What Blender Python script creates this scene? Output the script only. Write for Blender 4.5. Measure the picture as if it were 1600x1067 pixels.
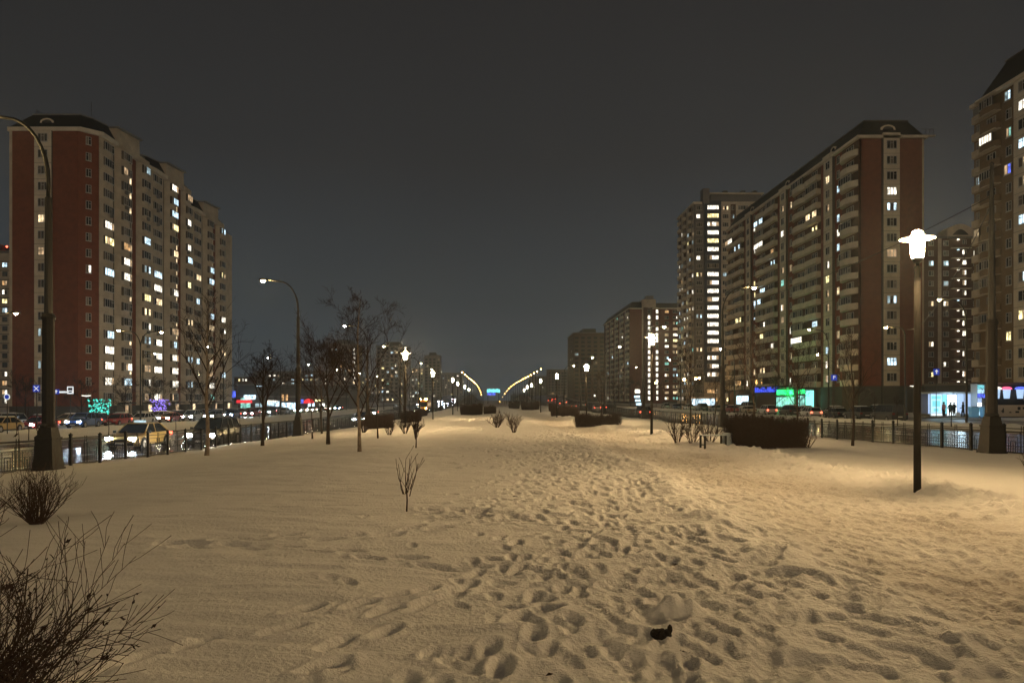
import bpy, math, random
import numpy as np
from mathutils import Vector, Matrix

for o in list(bpy.data.objects):
    bpy.data.objects.remove(o)
S = bpy.context.scene
COL = S.collection
R = math.radians

# ------------------------------------------------------------------ camera
EYE = 1.6
cam_d = bpy.data.cameras.new("camera")
cam = bpy.data.objects.new("camera", cam_d)
COL.objects.link(cam)
cam.location = (0, 0, EYE)
cam.rotation_euler = (R(90), 0, 0)
cam_d.sensor_width = 36.0
cam_d.lens = 26.0
cam_d.shift_x = 0.0181
cam_d.shift_y = 0.0553
cam_d.clip_start = 0.05
cam_d.clip_end = 9000
S.camera = cam

# ------------------------------------------------------------------ night sky (city glow on low cloud)
W = bpy.data.worlds.new("World")
S.world = W
W.use_nodes = True
wn = W.node_tree.nodes
wl = W.node_tree.links
wn.clear()
w_out = wn.new("ShaderNodeOutputWorld")
w_bg = wn.new("ShaderNodeBackground")
w_tc = wn.new("ShaderNodeTexCoord")
w_sep = wn.new("ShaderNodeSeparateXYZ")
w_ramp = wn.new("ShaderNodeValToRGB")
w_noise = wn.new("ShaderNodeTexNoise")
w_noise.inputs["Scale"].default_value = 1.3
w_noise.inputs["Detail"].default_value = 3
w_mul = wn.new("ShaderNodeMixRGB")
w_mul.blend_type = 'MULTIPLY'
w_mul.inputs[0].default_value = 1.0
w_nr = wn.new("ShaderNodeMapRange")
w_nr.inputs[3].default_value = 0.72
w_nr.inputs[4].default_value = 1.28
wl.new(w_tc.outputs["Generated"], w_sep.inputs[0])
wl.new(w_tc.outputs["Generated"], w_noise.inputs["Vector"])
wl.new(w_sep.outputs["Z"], w_ramp.inputs[0])
wl.new(w_noise.outputs["Fac"], w_nr.inputs[0])
wl.new(w_ramp.outputs[0], w_mul.inputs[1])
wl.new(w_nr.outputs[0], w_mul.inputs[2])
wl.new(w_mul.outputs[0], w_bg.inputs[0])
wl.new(w_bg.outputs[0], w_out.inputs[0])
er = w_ramp.color_ramp
er.elements[0].position = 0.0
er.elements[0].color = (0.072, 0.090, 0.102, 1)
er.elements[1].position = 0.55
er.elements[1].color = (0.0205, 0.0190, 0.0185, 1)
e = er.elements.new(0.12); e.color = (0.040, 0.048, 0.054, 1)
e = er.elements.new(0.30); e.color = (0.0270, 0.0270, 0.0275, 1)
w_bg.inputs[1].default_value = 0.76

# wide weak amber fill sun, added behind the camera in place of city glow
sun_d = bpy.data.lights.new("city_glow", 'SUN')
sun_d.energy = 0.23
sun_d.angle = R(80)
sun_d.color = (1.0, 0.74, 0.46)
sun = bpy.data.objects.new("city_glow", sun_d)
COL.objects.link(sun)
sun.rotation_euler = (R(76), 0, R(4))

S.view_settings.view_transform = 'Standard'
S.view_settings.look = 'None'
S.view_settings.exposure = 0.38
S.view_settings.gamma = 1.0
S.view_settings.use_curve_mapping = False
S.render.engine = 'CYCLES'
S.cycles.use_denoising = True
S.cycles.max_bounces = 4
S.cycles.diffuse_bounces = 2
S.cycles.glossy_bounces = 2
S.cycles.transmission_bounces = 2
S.cycles.volume_bounces = 0
S.cycles.sample_clamp_indirect = 2.0
S.cycles.caustics_reflective = False
S.cycles.caustics_refractive = False

# ------------------------------------------------------------------ helpers
F = 1155.0     # focal length of the photograph in its own pixels


def at(px, Y):
    """world X of something seen in column px of the photograph at distance Y"""
    return (px - 771.0) / F * Y


def zat(py, Y):
    return EYE - (py - 622.0) / F * Y


def tag(o, label=None, cat=None, group=None, kind=None):
    if label: o["label"] = label
    if cat: o["category"] = cat
    if group: o["group"] = group
    if kind: o["kind"] = kind
    return o


def empty(name, loc=(0, 0, 0), rz=0.0, label=None, cat=None, group=None):
    o = bpy.data.objects.new(name, None)
    COL.objects.link(o)
    o.location = loc
    o.rotation_euler = (0, 0, rz)
    o.empty_display_size = 0.3
    return tag(o, label, cat, group)


def link(name, mesh, parent=None, loc=(0, 0, 0), rz=0.0):
    o = bpy.data.objects.new(name, mesh)
    COL.objects.link(o)
    o.location = loc
    o.rotation_euler = (0, 0, rz)
    if parent: o.parent = parent
    return o


KIDS = {}


def copy_tree(o, parent=None):
    c = o.copy()
    COL.objects.link(c)
    if parent is not None: c.parent = parent
    for ch in o.children:
        copy_tree(ch, c)
    return c


class MB:
    def __init__(s):
        s.v = []; s.f = []; s.m = []; s.mats = []

    def mi(s, mat):
        if mat not in s.mats: s.mats.append(mat)
        return s.mats.index(mat)

    def poly(s, pts, mat):
        n = len(s.v)
        s.v += [tuple(p) for p in pts]
        s.f.append(tuple(range(n, n + len(pts))))
        s.m.append(s.mi(mat))

    def box(s, x0, x1, y0, y1, z0, z1, mat):
        n = len(s.v)
        s.v += [(x0, y0, z0), (x1, y0, z0), (x1, y1, z0), (x0, y1, z0), (x0, y0, z1), (x1, y0, z1), (x1, y1, z1), (x0, y1, z1)]
        k = s.mi(mat)
        for q in ((0, 3, 2, 1), (4, 5, 6, 7), (0, 1, 5, 4), (1, 2, 6, 5), (2, 3, 7, 6), (3, 0, 4, 7)):
            s.f.append(tuple(n + i for i in q)); s.m.append(k)

    def prism(s, base, z0, z1, mat, top=None, cap=True):
        """base: ccw plan polygon; top: optional other polygon for the upper ring"""
        n = len(s.v); k = s.mi(mat); t = top or base; c = len(base)
        s.v += [(p[0], p[1], z0 if len(p) < 3 else p[2]) for p in base] + [(p[0], p[1], z1 if len(p) < 3 else p[2]) for p in t]
        for i in range(c):
            j = (i + 1) % c
            s.f.append((n + i, n + j, n + c + j, n + c + i)); s.m.append(k)
        if cap:
            s.f.append(tuple(n + c + i for i in range(c))); s.m.append(k)
            s.f.append(tuple(n + c - 1 - i for i in range(c))); s.m.append(k)

    def tube(s, pts, radii, mat, sides=6, cap=True):
        k = s.mi(mat); n0 = len(s.v)
        pts = [Vector(p) for p in pts]
        prev = None
        for i, p in enumerate(pts):
            if i == 0: d = pts[1] - pts[0]
            elif i == len(pts) - 1: d = pts[-1] - pts[-2]
            else: d = pts[i + 1] - pts[i - 1]
            if d.length < 1e-9: d = Vector((0, 0, 1))
            d.normalize()
            if prev is None:
                a = d.orthogonal().normalized()
            else:
                a = (prev - d * prev.dot(d))
                a = a.normalized() if a.length > 1e-6 else d.orthogonal().normalized()
            prev = a
            b = d.cross(a)
            r = radii[i] if hasattr(radii, '__len__') else radii
            for j in range(sides):
                t = 2 * math.pi * j / sides
                q = p + (a * math.cos(t) + b * math.sin(t)) * r
                s.v.append((q.x, q.y, q.z))
        for i in range(len(pts) - 1):
            for j in range(sides):
                j2 = (j + 1) % sides
                a0 = n0 + i * sides
                s.f.append((a0 + j, a0 + j2, a0 + sides + j2, a0 + sides + j)); s.m.append(k)
        if cap:
            s.f.append(tuple(n0 + j for j in reversed(range(sides)))); s.m.append(k)
            e0 = n0 + (len(pts) - 1) * sides
            s.f.append(tuple(e0 + j for j in range(sides))); s.m.append(k)

    def lathe(s, prof, mat, cx=0, cy=0, sides=12):
        k = s.mi(mat); n0 = len(s.v)
        for (r, z) in prof:
            for j in range(sides):
                t = 2 * math.pi * j / sides
                s.v.append((cx + r * math.cos(t), cy + r * math.sin(t), z))
        for i in range(len(prof) - 1):
            for j in range(sides):
                j2 = (j + 1) % sides
                a0 = n0 + i * sides
                s.f.append((a0 + j, a0 + j2, a0 + sides + j2, a0 + sides + j)); s.m.append(k)
        s.f.append(tuple(n0 + j for j in reversed(range(sides)))); s.m.append(k)
        e0 = n0 + (len(prof) - 1) * sides
        s.f.append(tuple(e0 + j for j in range(sides))); s.m.append(k)

    def mesh(s, name, smooth=False):
        me = bpy.data.meshes.new(name)
        me.from_pydata(s.v, [], s.f)
        for m in s.mats: me.materials.append(m)
        me.polygons.foreach_set("material_index", s.m)
        if smooth:
            me.polygons.foreach_set("use_smooth", [True] * len(s.f))
        me.update()
        return me

    def build(s, name, parent=None, loc=(0, 0, 0), rz=0.0, smooth=False):
        return link(name, s.mesh(name, smooth), parent, loc, rz)


# ------------------------------------------------------------------ materials
def mat(name, col, rough=0.8, metal=0.0, noise=0.0, scale=4.0, bump=0.0, emit=None, strength=0.0, sample=False, spec=0.3, detail=4, vary=False):
    m = bpy.data.materials.new(name)
    m.use_nodes = True
    nt = m.node_tree
    b = nt.nodes["Principled BSDF"]
    b.inputs["Base Color"].default_value = (*col, 1)
    b.inputs["Roughness"].default_value = rough
    b.inputs["Metallic"].default_value = metal
    b.inputs["Specular IOR Level"].default_value = spec
    if emit is not None:
        b.inputs["Emission Color"].default_value = (*emit, 1)
        b.inputs["Emission Strength"].default_value = strength
    if noise > 0 or bump > 0:
        tc = nt.nodes.new("ShaderNodeNewGeometry")
        nz = nt.nodes.new("ShaderNodeTexNoise")
        nz.inputs["Scale"].default_value = scale
        nz.inputs["Detail"].default_value = detail
        nt.links.new(tc.outputs["Position"], nz.inputs["Vector"])
        if noise > 0:
            mr = nt.nodes.new("ShaderNodeMapRange")
            mr.inputs[3].default_value = 1 - noise
            mr.inputs[4].default_value = 1 + noise
            nt.links.new(nz.outputs["Fac"], mr.inputs[0])
            mx = nt.nodes.new("ShaderNodeMixRGB"); mx.blend_type = 'MULTIPLY'; mx.inputs[0].default_value = 1
            mx.inputs[1].default_value = (*col, 1)
            nt.links.new(mr.outputs[0], mx.inputs[2])
            nt.links.new(mx.outputs[0], b.inputs["Base Color"])
        if bump > 0:
            bp = nt.nodes.new("ShaderNodeBump")
            bp.inputs["Strength"].default_value = bump
            bp.inputs["Distance"].default_value = 0.02
            nt.links.new(nz.outputs["Fac"], bp.inputs["Height"])
            nt.links.new(bp.outputs[0], b.inputs["Normal"])
    if emit is not None and vary:
        tc = nt.nodes.new("ShaderNodeNewGeometry"); nz = nt.nodes.new("ShaderNodeTexNoise"); nz.inputs["Scale"].default_value = 1.1; nz.inputs["Detail"].default_value = 3
        mr = nt.nodes.new("ShaderNodeMapRange"); mr.inputs[1].default_value = .32; mr.inputs[2].default_value = .68; mr.inputs[3].default_value = strength * .22; mr.inputs[4].default_value = strength * 1.45
        nt.links.new(tc.outputs["Position"], nz.inputs["Vector"]); nt.links.new(nz.outputs["Fac"], mr.inputs[0]); nt.links.new(mr.outputs[0], b.inputs["Emission Strength"])
    try:
        m.cycles.emission_sampling = 'FRONT_BACK' if sample else 'NONE'
    except Exception:
        pass
    return m


M = {}
M['brick'] = mat("red_tile", (0.22, 0.065, 0.033), 0.8, noise=0.35, scale=1.2)
M['brick2'] = mat("brown_tile", (0.13, 0.065, 0.038), 0.8, noise=0.2, scale=1.0)
M['beige'] = mat("beige_panel", (0.60, 0.51, 0.40), 0.85, noise=0.42, scale=0.5, detail=7)
M['white'] = mat("pale_panel", (0.72, 0.64, 0.52), 0.85, noise=0.36, scale=0.5, detail=7)
M['greywall'] = mat("grey_panel", (0.22, 0.21, 0.20), 0.85, noise=0.15, scale=0.7)
M['hazewall'] = mat("far_panel", (0.26, 0.23, 0.21), 0.9, noise=0.15, scale=0.3)
M['bluewall'] = mat("slate_blue_panel", (0.07, 0.085, 0.12), 0.7, noise=0.1, scale=0.8)
M['ochre'] = mat("ochre_tile", (0.22, 0.15, 0.085), 0.8, noise=0.2, scale=1.0)
M['plinth'] = mat("dark_plinth", (0.10, 0.095, 0.085), 0.9, noise=0.2, scale=1.5)
M['roof'] = mat("dark_roof_sheet", (0.010, 0.008, 0.008), 0.6, noise=0.2, scale=2)
M['seam'] = mat("joint_shadow", (0.12, 0.10, 0.085), 0.95)
M['frame'] = mat("window_frame_white", (0.55, 0.53, 0.5), 0.5)
M['glass'] = mat("dark_window_glass", (0.018, 0.017, 0.018), 0.12, spec=0.6)
M['curtain'] = mat("curtained_glass", (0.12, 0.10, 0.085), 0.5)
M['curtain2'] = mat("pale_curtain_glass", (0.24, 0.21, 0.18), 0.5)
LIT = {}
for nm, c, st in (("warm", (1, .74, .42), 1.4), ("white", (1, .92, .76), 2.0), ("cool", (.62, .86, 1), 1.6), ("yellow", (1, .83, .38), 1.9),
                  ("dim", (1, .66, .36), .55), ("cooldim", (.55, .78, .85), .55), ("blue", (.10, .16, 1), 1.1), ("teal", (.35, .95, .8), .8), ("amber", (1, .55, .22), .8)):
    LIT[nm] = mat("lit_" + nm, (0.1, 0.1, 0.1), 0.5, emit=c, strength=st, vary=True)
M['metal'] = mat("dark_painted_metal", (0.018, 0.018, 0.018), 0.45, metal=0.3, noise=0.2, scale=10)
M['pole'] = mat("grey_pole_metal", (0.05, 0.047, 0.042), 0.4, metal=0.7, noise=0.15, scale=6)
M['polepark'] = mat("brown_painted_pole", (0.022, 0.018, 0.015), 0.75, metal=0.0, noise=0.2, scale=8)
M['iron'] = mat("cast_iron_plinth", (0.03, 0.027, 0.024), 0.6, metal=0.2, noise=0.3, scale=9, bump=0.4)
M['bark'] = mat("dark_bark", (0.045, 0.032, 0.024), 0.9, noise=0.4, scale=30, bump=0.5)
M['birch'] = mat("birch_bark", (0.20, 0.16, 0.125), 0.85, noise=0.75, scale=14, bump=0.4)
M['twig'] = mat("bare_twig", (0.045, 0.027, 0.020), 0.85, noise=0.3, scale=30)
M['twigdark'] = mat("dark_twig", (0.040, 0.024, 0.018), 0.85, noise=0.3, scale=30)
M['deadleaf'] = mat("dead_leaf", (0.025, 0.013, 0.012), 0.8)
M['tyre'] = mat("tyre_rubber", (0.012, 0.012, 0.012), 0.9)
M['rim'] = mat("wheel_rim", (0.28, 0.28, 0.29), 0.35, metal=0.8)
M['carglass'] = mat("car_glass", (0.012, 0.014, 0.016), 0.06, spec=0.8)
M['headl'] = mat("headlight_lit", (1, 1, 1), 0.3, emit=(0.70, 0.86, 1.0), strength=260, sample=True)
M['headw'] = mat("headlight_warm_lit", (1, 1, 1), 0.3, emit=(1.0, 0.90, 0.66), strength=220, sample=True)
M['headoff'] = mat("headlight_glass", (0.35, 0.36, 0.38), 0.15, spec=0.7)
M['tail'] = mat("taillight_lit", (0.5, 0.02, 0.02), 0.3, emit=(1.0, 0.10, 0.05), strength=7)
M['tailoff'] = mat("taillight_glass", (0.18, 0.01, 0.01), 0.2)
M['plate'] = mat("number_plate_blank", (0.6, 0.6, 0.58), 0.5)
M['trim'] = mat("black_plastic_trim", (0.015, 0.015, 0.015), 0.6)
PAINT = {}
for nm, c in (("white", (.62, .62, .62)), ("silver", (.35, .36, .37)), ("black", (.012, .012, .014)), ("grey", (.09, .095, .10)), ("red", (.30, .02, .02)),
              ("yellow", (.42, .29, .10)), ("blue", (.03, .07, .22)), ("beige", (.42, .36, .27)), ("orange", (.7, .25, .02))):
    PAINT[nm] = mat("car_paint_" + nm, c, 0.28, metal=0.15, spec=0.6, noise=0.08, scale=1.5)
M['lantern'] = mat("lantern_glass_lit", (1, 1, 1), 0.3, emit=(1.0, 0.67, 0.31), strength=1900, sample=True)
M['lanternfar'] = mat("lantern_far_lit", (1, 1, 1), 0.3, emit=(1.0, 0.72, 0.38), strength=420, sample=True)
M['street'] = mat("street_lamp_lit", (1, 1, 1), 0.3, emit=(1.0, 0.70, 0.28), strength=1100, sample=True)
M['streetfar'] = mat("street_lamp_far_lit", (1, 1, 1), 0.3, emit=(1.0, 0.80, 0.42), strength=700, sample=True)
M['sodium'] = mat("sodium_lamp_lit", (1, 1, 1), 0.3, emit=(1.0, 0.50, 0.13), strength=110, sample=True)
M['snowcap'] = mat("snow_clump", (0.74, 0.74, 0.76), 0.8, noise=0.1, scale=20, bump=0.4)
M['concrete'] = mat("concrete", (0.16, 0.15, 0.14), 0.9, noise=0.25, scale=1.5, bump=0.2)


def snow_material():
    m = bpy.data.materials.new("trodden_snow"); m.use_nodes = True
    nt = m.node_tree; N = nt.nodes; L = nt.links
    b = N["Principled BSDF"]
    b.inputs["Roughness"].default_value = 0.72
    b.inputs["Specular IOR Level"].default_value = 0.25
    g = N.new("ShaderNodeNewGeometry")
    n1 = N.new("ShaderNodeTexNoise"); n1.inputs["Scale"].default_value = 0.55; n1.inputs["Detail"].default_value = 5
    n2 = N.new("ShaderNodeTexNoise"); n2.inputs["Scale"].default_value = 26; n2.inputs["Detail"].default_value = 5
    n3 = N.new("ShaderNodeTexNoise"); n3.inputs["Scale"].default_value = 140; n3.inputs["Detail"].default_value = 2
    for n in (n1, n2, n3): L.new(g.outputs["Position"], n.inputs["Vector"])
    at_ = N.new("ShaderNodeAttribute"); at_.attribute_name = "dirt"
    base = N.new("ShaderNodeMixRGB"); base.inputs[1].default_value = (0.80, 0.79, 0.78, 1); base.inputs[2].default_value = (0.30, 0.245, 0.19, 1)
    mm = N.new("ShaderNodeMath"); mm.operation = 'MULTIPLY_ADD'
    mr = N.new("ShaderNodeMapRange"); mr.inputs[1].default_value = .3; mr.inputs[2].default_value = .7; mr.inputs[3].default_value = .35; mr.inputs[4].default_value = 1.2
    L.new(n2.outputs["Fac"], mr.inputs[0])
    L.new(at_.outputs["Fac"], mm.inputs[0]); L.new(mr.outputs[0], mm.inputs[1]); mm.inputs[2].default_value = 0.03
    L.new(mm.outputs[0], base.inputs[0])
    mr1 = N.new("ShaderNodeMapRange"); mr1.inputs[3].default_value = .86; mr1.inputs[4].default_value = 1.1
    L.new(n1.outputs["Fac"], mr1.inputs[0])
    mul = N.new("ShaderNodeMixRGB"); mul.blend_type = 'MULTIPLY'; mul.inputs[0].default_value = 1
    L.new(base.outputs[0], mul.inputs[1]); L.new(mr1.outputs[0], mul.inputs[2])
    L.new(mul.outputs[0], b.inputs["Base Color"])
    add = N.new("ShaderNodeMath"); add.operation = 'MULTIPLY_ADD'; add.inputs[1].default_value = 0.35
    L.new(n3.outputs["Fac"], add.inputs[0]); L.new(n2.outputs["Fac"], add.inputs[2])
    bp = N.new("ShaderNodeBump"); bp.inputs["Strength"].default_value = 0.8; bp.inputs["Distance"].default_value = 0.025
    L.new(add.outputs[0], bp.inputs["Height"]); L.new(bp.outputs[0], b.inputs["Normal"])
    return m


def road_material():
    m = bpy.data.materials.new("wet_asphalt"); m.use_nodes = True
    nt = m.node_tree; N = nt.nodes; L = nt.links
    b = N["Principled BSDF"]
    g = N.new("ShaderNodeNewGeometry")
    mp = N.new("ShaderNodeMapping"); mp.inputs["Scale"].default_value = (1, 0.12, 1)
    n1 = N.new("ShaderNodeTexNoise"); n1.inputs["Scale"].default_value = 0.9; n1.inputs["Detail"].default_value = 5
    n2 = N.new("ShaderNodeTexNoise"); n2.inputs["Scale"].default_value = 30; n2.inputs["Detail"].default_value = 3
    L.new(g.outputs["Position"], mp.inputs[0]); L.new(mp.outputs[0], n1.inputs["Vector"]); L.new(g.outputs["Position"], n2.inputs["Vector"])
    cr = N.new("ShaderNodeValToRGB")
    cr.color_ramp.elements[0].position = .42; cr.color_ramp.elements[0].color = (.020, .020, .021, 1)
    cr.color_ramp.elements[1].position = .75; cr.color_ramp.elements[1].color = (.13, .12, .105, 1)
    L.new(n1.outputs["Fac"], cr.inputs[0]); L.new(cr.outputs[0], b.inputs["Base Color"])
    rr = N.new("ShaderNodeMapRange"); rr.inputs[1].default_value = .35; rr.inputs[2].default_value = .7; rr.inputs[3].default_value = .07; rr.inputs[4].default_value = .34
    L.new(n1.outputs["Fac"], rr.inputs[0]); L.new(rr.outputs[0], b.inputs["Roughness"])
    b.inputs["Specular IOR Level"].default_value = 0.7
    bp = N.new("ShaderNodeBump"); bp.inputs["Strength"].default_value = .25; bp.inputs["Distance"].default_value = .01
    L.new(n2.outputs["Fac"], bp.inputs["Height"]); L.new(bp.outputs[0], b.inputs["Normal"])
    return m


M['snow'] = snow_material()
M['road'] = road_material()
M['slush'] = mat("slushy_tarmac", (0.20, 0.18, 0.155), 0.5, noise=0.55, scale=0.8, bump=0.3, spec=0.5)

# ------------------------------------------------------------------ terrain functions
KL = ([-80, 22, 45, 77, 120, 215, 300, 420, 500, 560, 700, 1000], [-.8, -.85, -1.3, -1.75, -2.0, -2.0, -1.0, 2.2, 3.4, 3.6, 1.0, -3])
KR = ([-80, 30, 43, 80, 130, 215, 300, 420, 500, 560, 700, 1000], [-.55, -.62, -.85, -1.2, -1.4, -1.4, -.6, 2.2, 3.4, 3.6, 1.0, -3])
KC = ([-80, 12, 33, 56, 90, 150, 200, 280], [0, 0, -.1, -.3, -.42, -.45, -.9, -1.6])


def rL(y): return np.interp(y, *KL)
def rR(y): return np.interp(y, *KR)
def gL(y): return np.where(np.asarray(y) > 215, -2.0, np.interp(y, *KL))
def gR(y): return np.where(np.asarray(y) > 215, -1.4, np.interp(y, *KR))


def vn(x, y, seed=0):
    xi = np.floor(x); yi = np.floor(y); fx = x - xi; fy = y - yi
    fx = fx * fx * (3 - 2 * fx); fy = fy * fy * (3 - 2 * fy)
    def h(a, b):
        t = np.sin(a * 127.1 + b * 311.7 + seed * 74.7) * 43758.5453
        return t - np.floor(t)
    return (h(xi, yi) * (1 - fx) + h(xi + 1, yi) * fx) * (1 - fy) + (h(xi, yi + 1) * (1 - fx) + h(xi + 1, yi + 1) * fx) * fy - 0.5


def park(x, y):
    """height of the snow in the central park strip, without footprints"""
    x = np.asarray(x, float); y = np.asarray(y, float)
    c = np.interp(y, *KC)
    tl = np.clip((-x - 5.0) / 9.6, 0, 1); tl = tl * (0.6 + 0.4 * tl)
    tr = np.clip((x - 10.5) / 8.6, 0, 1); tr = tr * tr * (3 - 2 * tr)
    el = gL(y) + .16; e2 = gR(y) + .16
    z = c + (el - c) * tl + (e2 - c) * tr
    far = np.clip((y - 20) / 60, 0, 1)
    z = z + vn(x * .22, y * .16, 3) * .16 * (1 + 1.2 * far) + vn(x * .6, y * .5, 5) * .06
    # shallow path worn in beside the lamp row, with a shovelled berm along it
    pc = 5.2 + 0.0 * y
    z = z - 0.07 * np.exp(-((x - pc) / 1.6) ** 2)
    return z


def G(x, y):
    """ground height anywhere"""
    if -15.2 <= x <= 19.8: return float(park(x, y))
    if x < -15.2: return float(gL(y)) if x > -31.5 else float(gL(y)) + 0.2
    return float(gR(y)) if x < 38 else float(gR(y)) + 0.2


def grid_mesh(name, X, Y, Z, mat_, dirt=None, smooth=True):
    ny, nx = Z.shape
    me = bpy.data.meshes.new(name)
    XX, YY = (np.meshgrid(X, Y) if X.ndim == 1 else (X, Y))
    co = np.stack([XX, YY, Z], -1).reshape(-1, 3).astype(np.float32)
    idx = np.arange(ny * nx).reshape(ny, nx)
    q = np.stack([idx[:-1, :-1], idx[:-1, 1:], idx[1:, 1:], idx[1:, :-1]], -1).reshape(-1, 4)
    me.vertices.add(len(co)); me.vertices.foreach_set("co", co.ravel())
    me.loops.add(q.size); me.loops.foreach_set("vertex_index", q.ravel().astype(np.int32))
    me.polygons.add(len(q))
    me.polygons.foreach_set("loop_start", (np.arange(len(q)) * 4).astype(np.int32))
    me.polygons.foreach_set("loop_total", np.full(len(q), 4, np.int32))
    me.materials.append(mat_)
    me.update(calc_edges=True)
    me.polygons.foreach_set("use_smooth", np.ones(len(q), bool))
    if dirt is not None:
        a = me.attributes.new("dirt", 'FLOAT', 'POINT')
        a.data.foreach_set("value", dirt.ravel().astype(np.float32))
    return link(name, me)


rng = np.random.default_rng(7)
random.seed(11)


def build_park():
    # x lines: fine where people walk, coarse outside
    xs = [-15.2]
    while xs[-1] < 19.75:
        x = xs[-1]
        d = 0.026 if -3.2 < x < 7.8 else min(0.16, 0.026 + 0.03 * (min(abs(x + 3.2), abs(x - 7.8))))
        xs.append(x + d)
    X = np.array(xs)
    ys = [1.2]
    while ys[-1] < 62:
        ys.append(ys[-1] + max(0.024, 0.0044 * ys[-1]))
    while ys[-1] < 285:
        ys.append(ys[-1] * 1.02)
    Y = np.array(ys)
    XX, YY = np.meshgrid(X, Y)
    Z = park(XX, YY)
    # wind ripples on the untouched snow
    calm = np.clip((1.2 - XX) / 3.5, 0, 1) * .8 + .2
    Z += calm * .032 * vn(XX * 1.1 + 9, YY * 6.5 + XX * .9, 8) + calm * .022 * vn(XX * 2.2, YY * 11 + XX, 9) + calm * .05 * vn(XX * .7, YY * 1.6, 33)
    Z += .014 * vn(XX * 5, YY * 5, 10) + .006 * vn(XX * 14, YY * 14, 34)
    # broad hummocks in the trampled band
    band = np.exp(-((XX - (1.4 + .055 * YY)) / 2.3) ** 2)
    Z += band * (.08 * vn(XX * 1.3, YY * 1.3, 11) + .03 * vn(XX * 3.2, YY * 3.8, 12) + .012 * vn(XX * 4, YY * 15, 35))
    pathm = np.exp(-((XX - 5.2) / 1.7) ** 4)
    fade = np.clip((58 - YY) / 30, 0, 1)
    Z += pathm * fade * (.022 * vn(XX * 4.2, YY * 4.2, 13) + .02 * vn(XX * 9, YY * 9, 14))
    # ridge between the trampled band and the worn path
    Z += .09 * np.exp(-((XX - 3.15 - .3 * np.sin(YY * .5)) / .42) ** 2) * (1 + vn(XX * 2, YY * 2.2, 19) * 1.2)
    # berm along the lamp row
    bx = 7.55 + .25 * np.sin(YY * .6)
    berm = np.exp(-((XX - bx) / .55) ** 2)
    Z += berm * (.09 + .10 * vn(XX * 2.2, YY * 2.0, 15) + .10 * vn(XX * 7, YY * 7, 16))
    Z += .05 * np.exp(-((YY - (XX * .9 + 13.5)) / 1.4) ** 2) * np.clip((XX - 5) / 3, 0, 1)

    DD = np.zeros_like(Z); RM = np.zeros_like(Z)

    def stamp(cx, cy, ang, depth, L=.155, Wd=.062, rim=.35):
        r = .34
        i0, i1 = np.searchsorted(X, (cx - r, cx + r)); j0, j1 = np.searchsorted(Y, (cy - r, cy + r))
        if i1 <= i0 or j1 <= j0: return
        x = XX[j0:j1, i0:i1] - cx; y = YY[j0:j1, i0:i1] - cy
        u = x * math.cos(ang) + y * math.sin(ang); v = -x * math.sin(ang) + y * math.cos(ang)
        q = (u / L) ** 2 + (v / Wd) ** 2
        if depth < 0:
            Z[j0:j1, i0:i1] += -depth * np.exp(-q ** 1.8 * .7)
            return
        DD[j0:j1, i0:i1] = np.maximum(DD[j0:j1, i0:i1], depth * np.exp(-q ** 3.0 * .6))
        RM[j0:j1, i0:i1] = np.maximum(RM[j0:j1, i0:i1], depth * rim * np.exp(-((np.sqrt(q) - 1.55) / .38) ** 2))

    # trails of single walkers
    def trail(x0, y0, x1, y1, depth=.05, wob=.12):
        n = max(2, int(math.hypot(x1 - x0, y1 - y0) / .34)); a = math.atan2(y1 - y0, x1 - x0)
        ph = rng.uniform(0, 6)
        for k in range(n):
            t = (k + rng.uniform(-.15, .15)) / n; s = .1 if k % 2 else -.1
            w = wob * math.sin(ph + t * 7)
            stamp(x0 + (x1 - x0) * t - math.sin(a) * (s + w), y0 + (y1 - y0) * t + math.cos(a) * (s + w), a + rng.uniform(-.25, .25), depth * rng.uniform(.6, 1.2))
    # densely trodden band
    for k in range(4300):
        y = 2.2 + 50 * rng.random() ** 1.25
        x = 1.5 + .055 * y + rng.normal(0, 1.15 + .02 * y)
        if x < -.4 and rng.random() < .75: continue
        stamp(x, y, math.pi / 2 + rng.normal(.1, .45), rng.uniform(.012, .044), L=rng.uniform(.10, .14), Wd=rng.uniform(.042, .058))
    for k in range(4200):                                        # the worn path: shallower, blurred prints
        y = 2.5 + 40 * rng.random() ** 1.2
        stamp(5.2 + rng.normal(0, 1.0), y, math.pi / 2 + rng.normal(0, .6), rng.uniform(.010, .032), L=rng.uniform(.09, .13), Wd=rng.uniform(.045, .065))
    for a in ((-.9, 11.0, 2.6, 8.6), (-1.0, 10.8, 3.4, 11.6), (-3.9, 8.3, .8, 7.0), (-1.6, 5.3, -.2, 6.6), (-1.2, 4.6, .6, 8.2), (.2, 9.8, -4.2, 7.6), (-.6, 3.2, 1.4, 9.0),
              (-3.4, 8.4, -1.0, 9.0), (1.1, 5.4, 3.5, 8.4), (4.2, 4.0, 6.9, 13.5), (8.2, 12, 9.8, 19), (-6, 33, 3, 27), (-1.6, 24.5, 4.5, 19.5), (-8.5, 26, -3, 34),
              (-2.4, 4.3, -1.7, 5.2), (-.9, 10.9, 1.2, 10.2), (-.6, 10.3, 1.4, 9.5), (-.8, 11.4, 2.2, 12.6)):
        trail(*a)
    for k in range(90):
        stamp(rng.uniform(-9, 12), rng.uniform(16, 50), rng.uniform(0, 3), rng.uniform(.02, .05))
    # kicked-up clods along the berm and the far churned snow
    for k in range(900):
        y = 9 + 34 * rng.random(); x = 7.6 + rng.normal(0, .5)
        stamp(x, y, rng.uniform(0, 3), -rng.uniform(.02, .07), L=rng.uniform(.04, .10), Wd=rng.uniform(.04, .08), rim=0)
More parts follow.
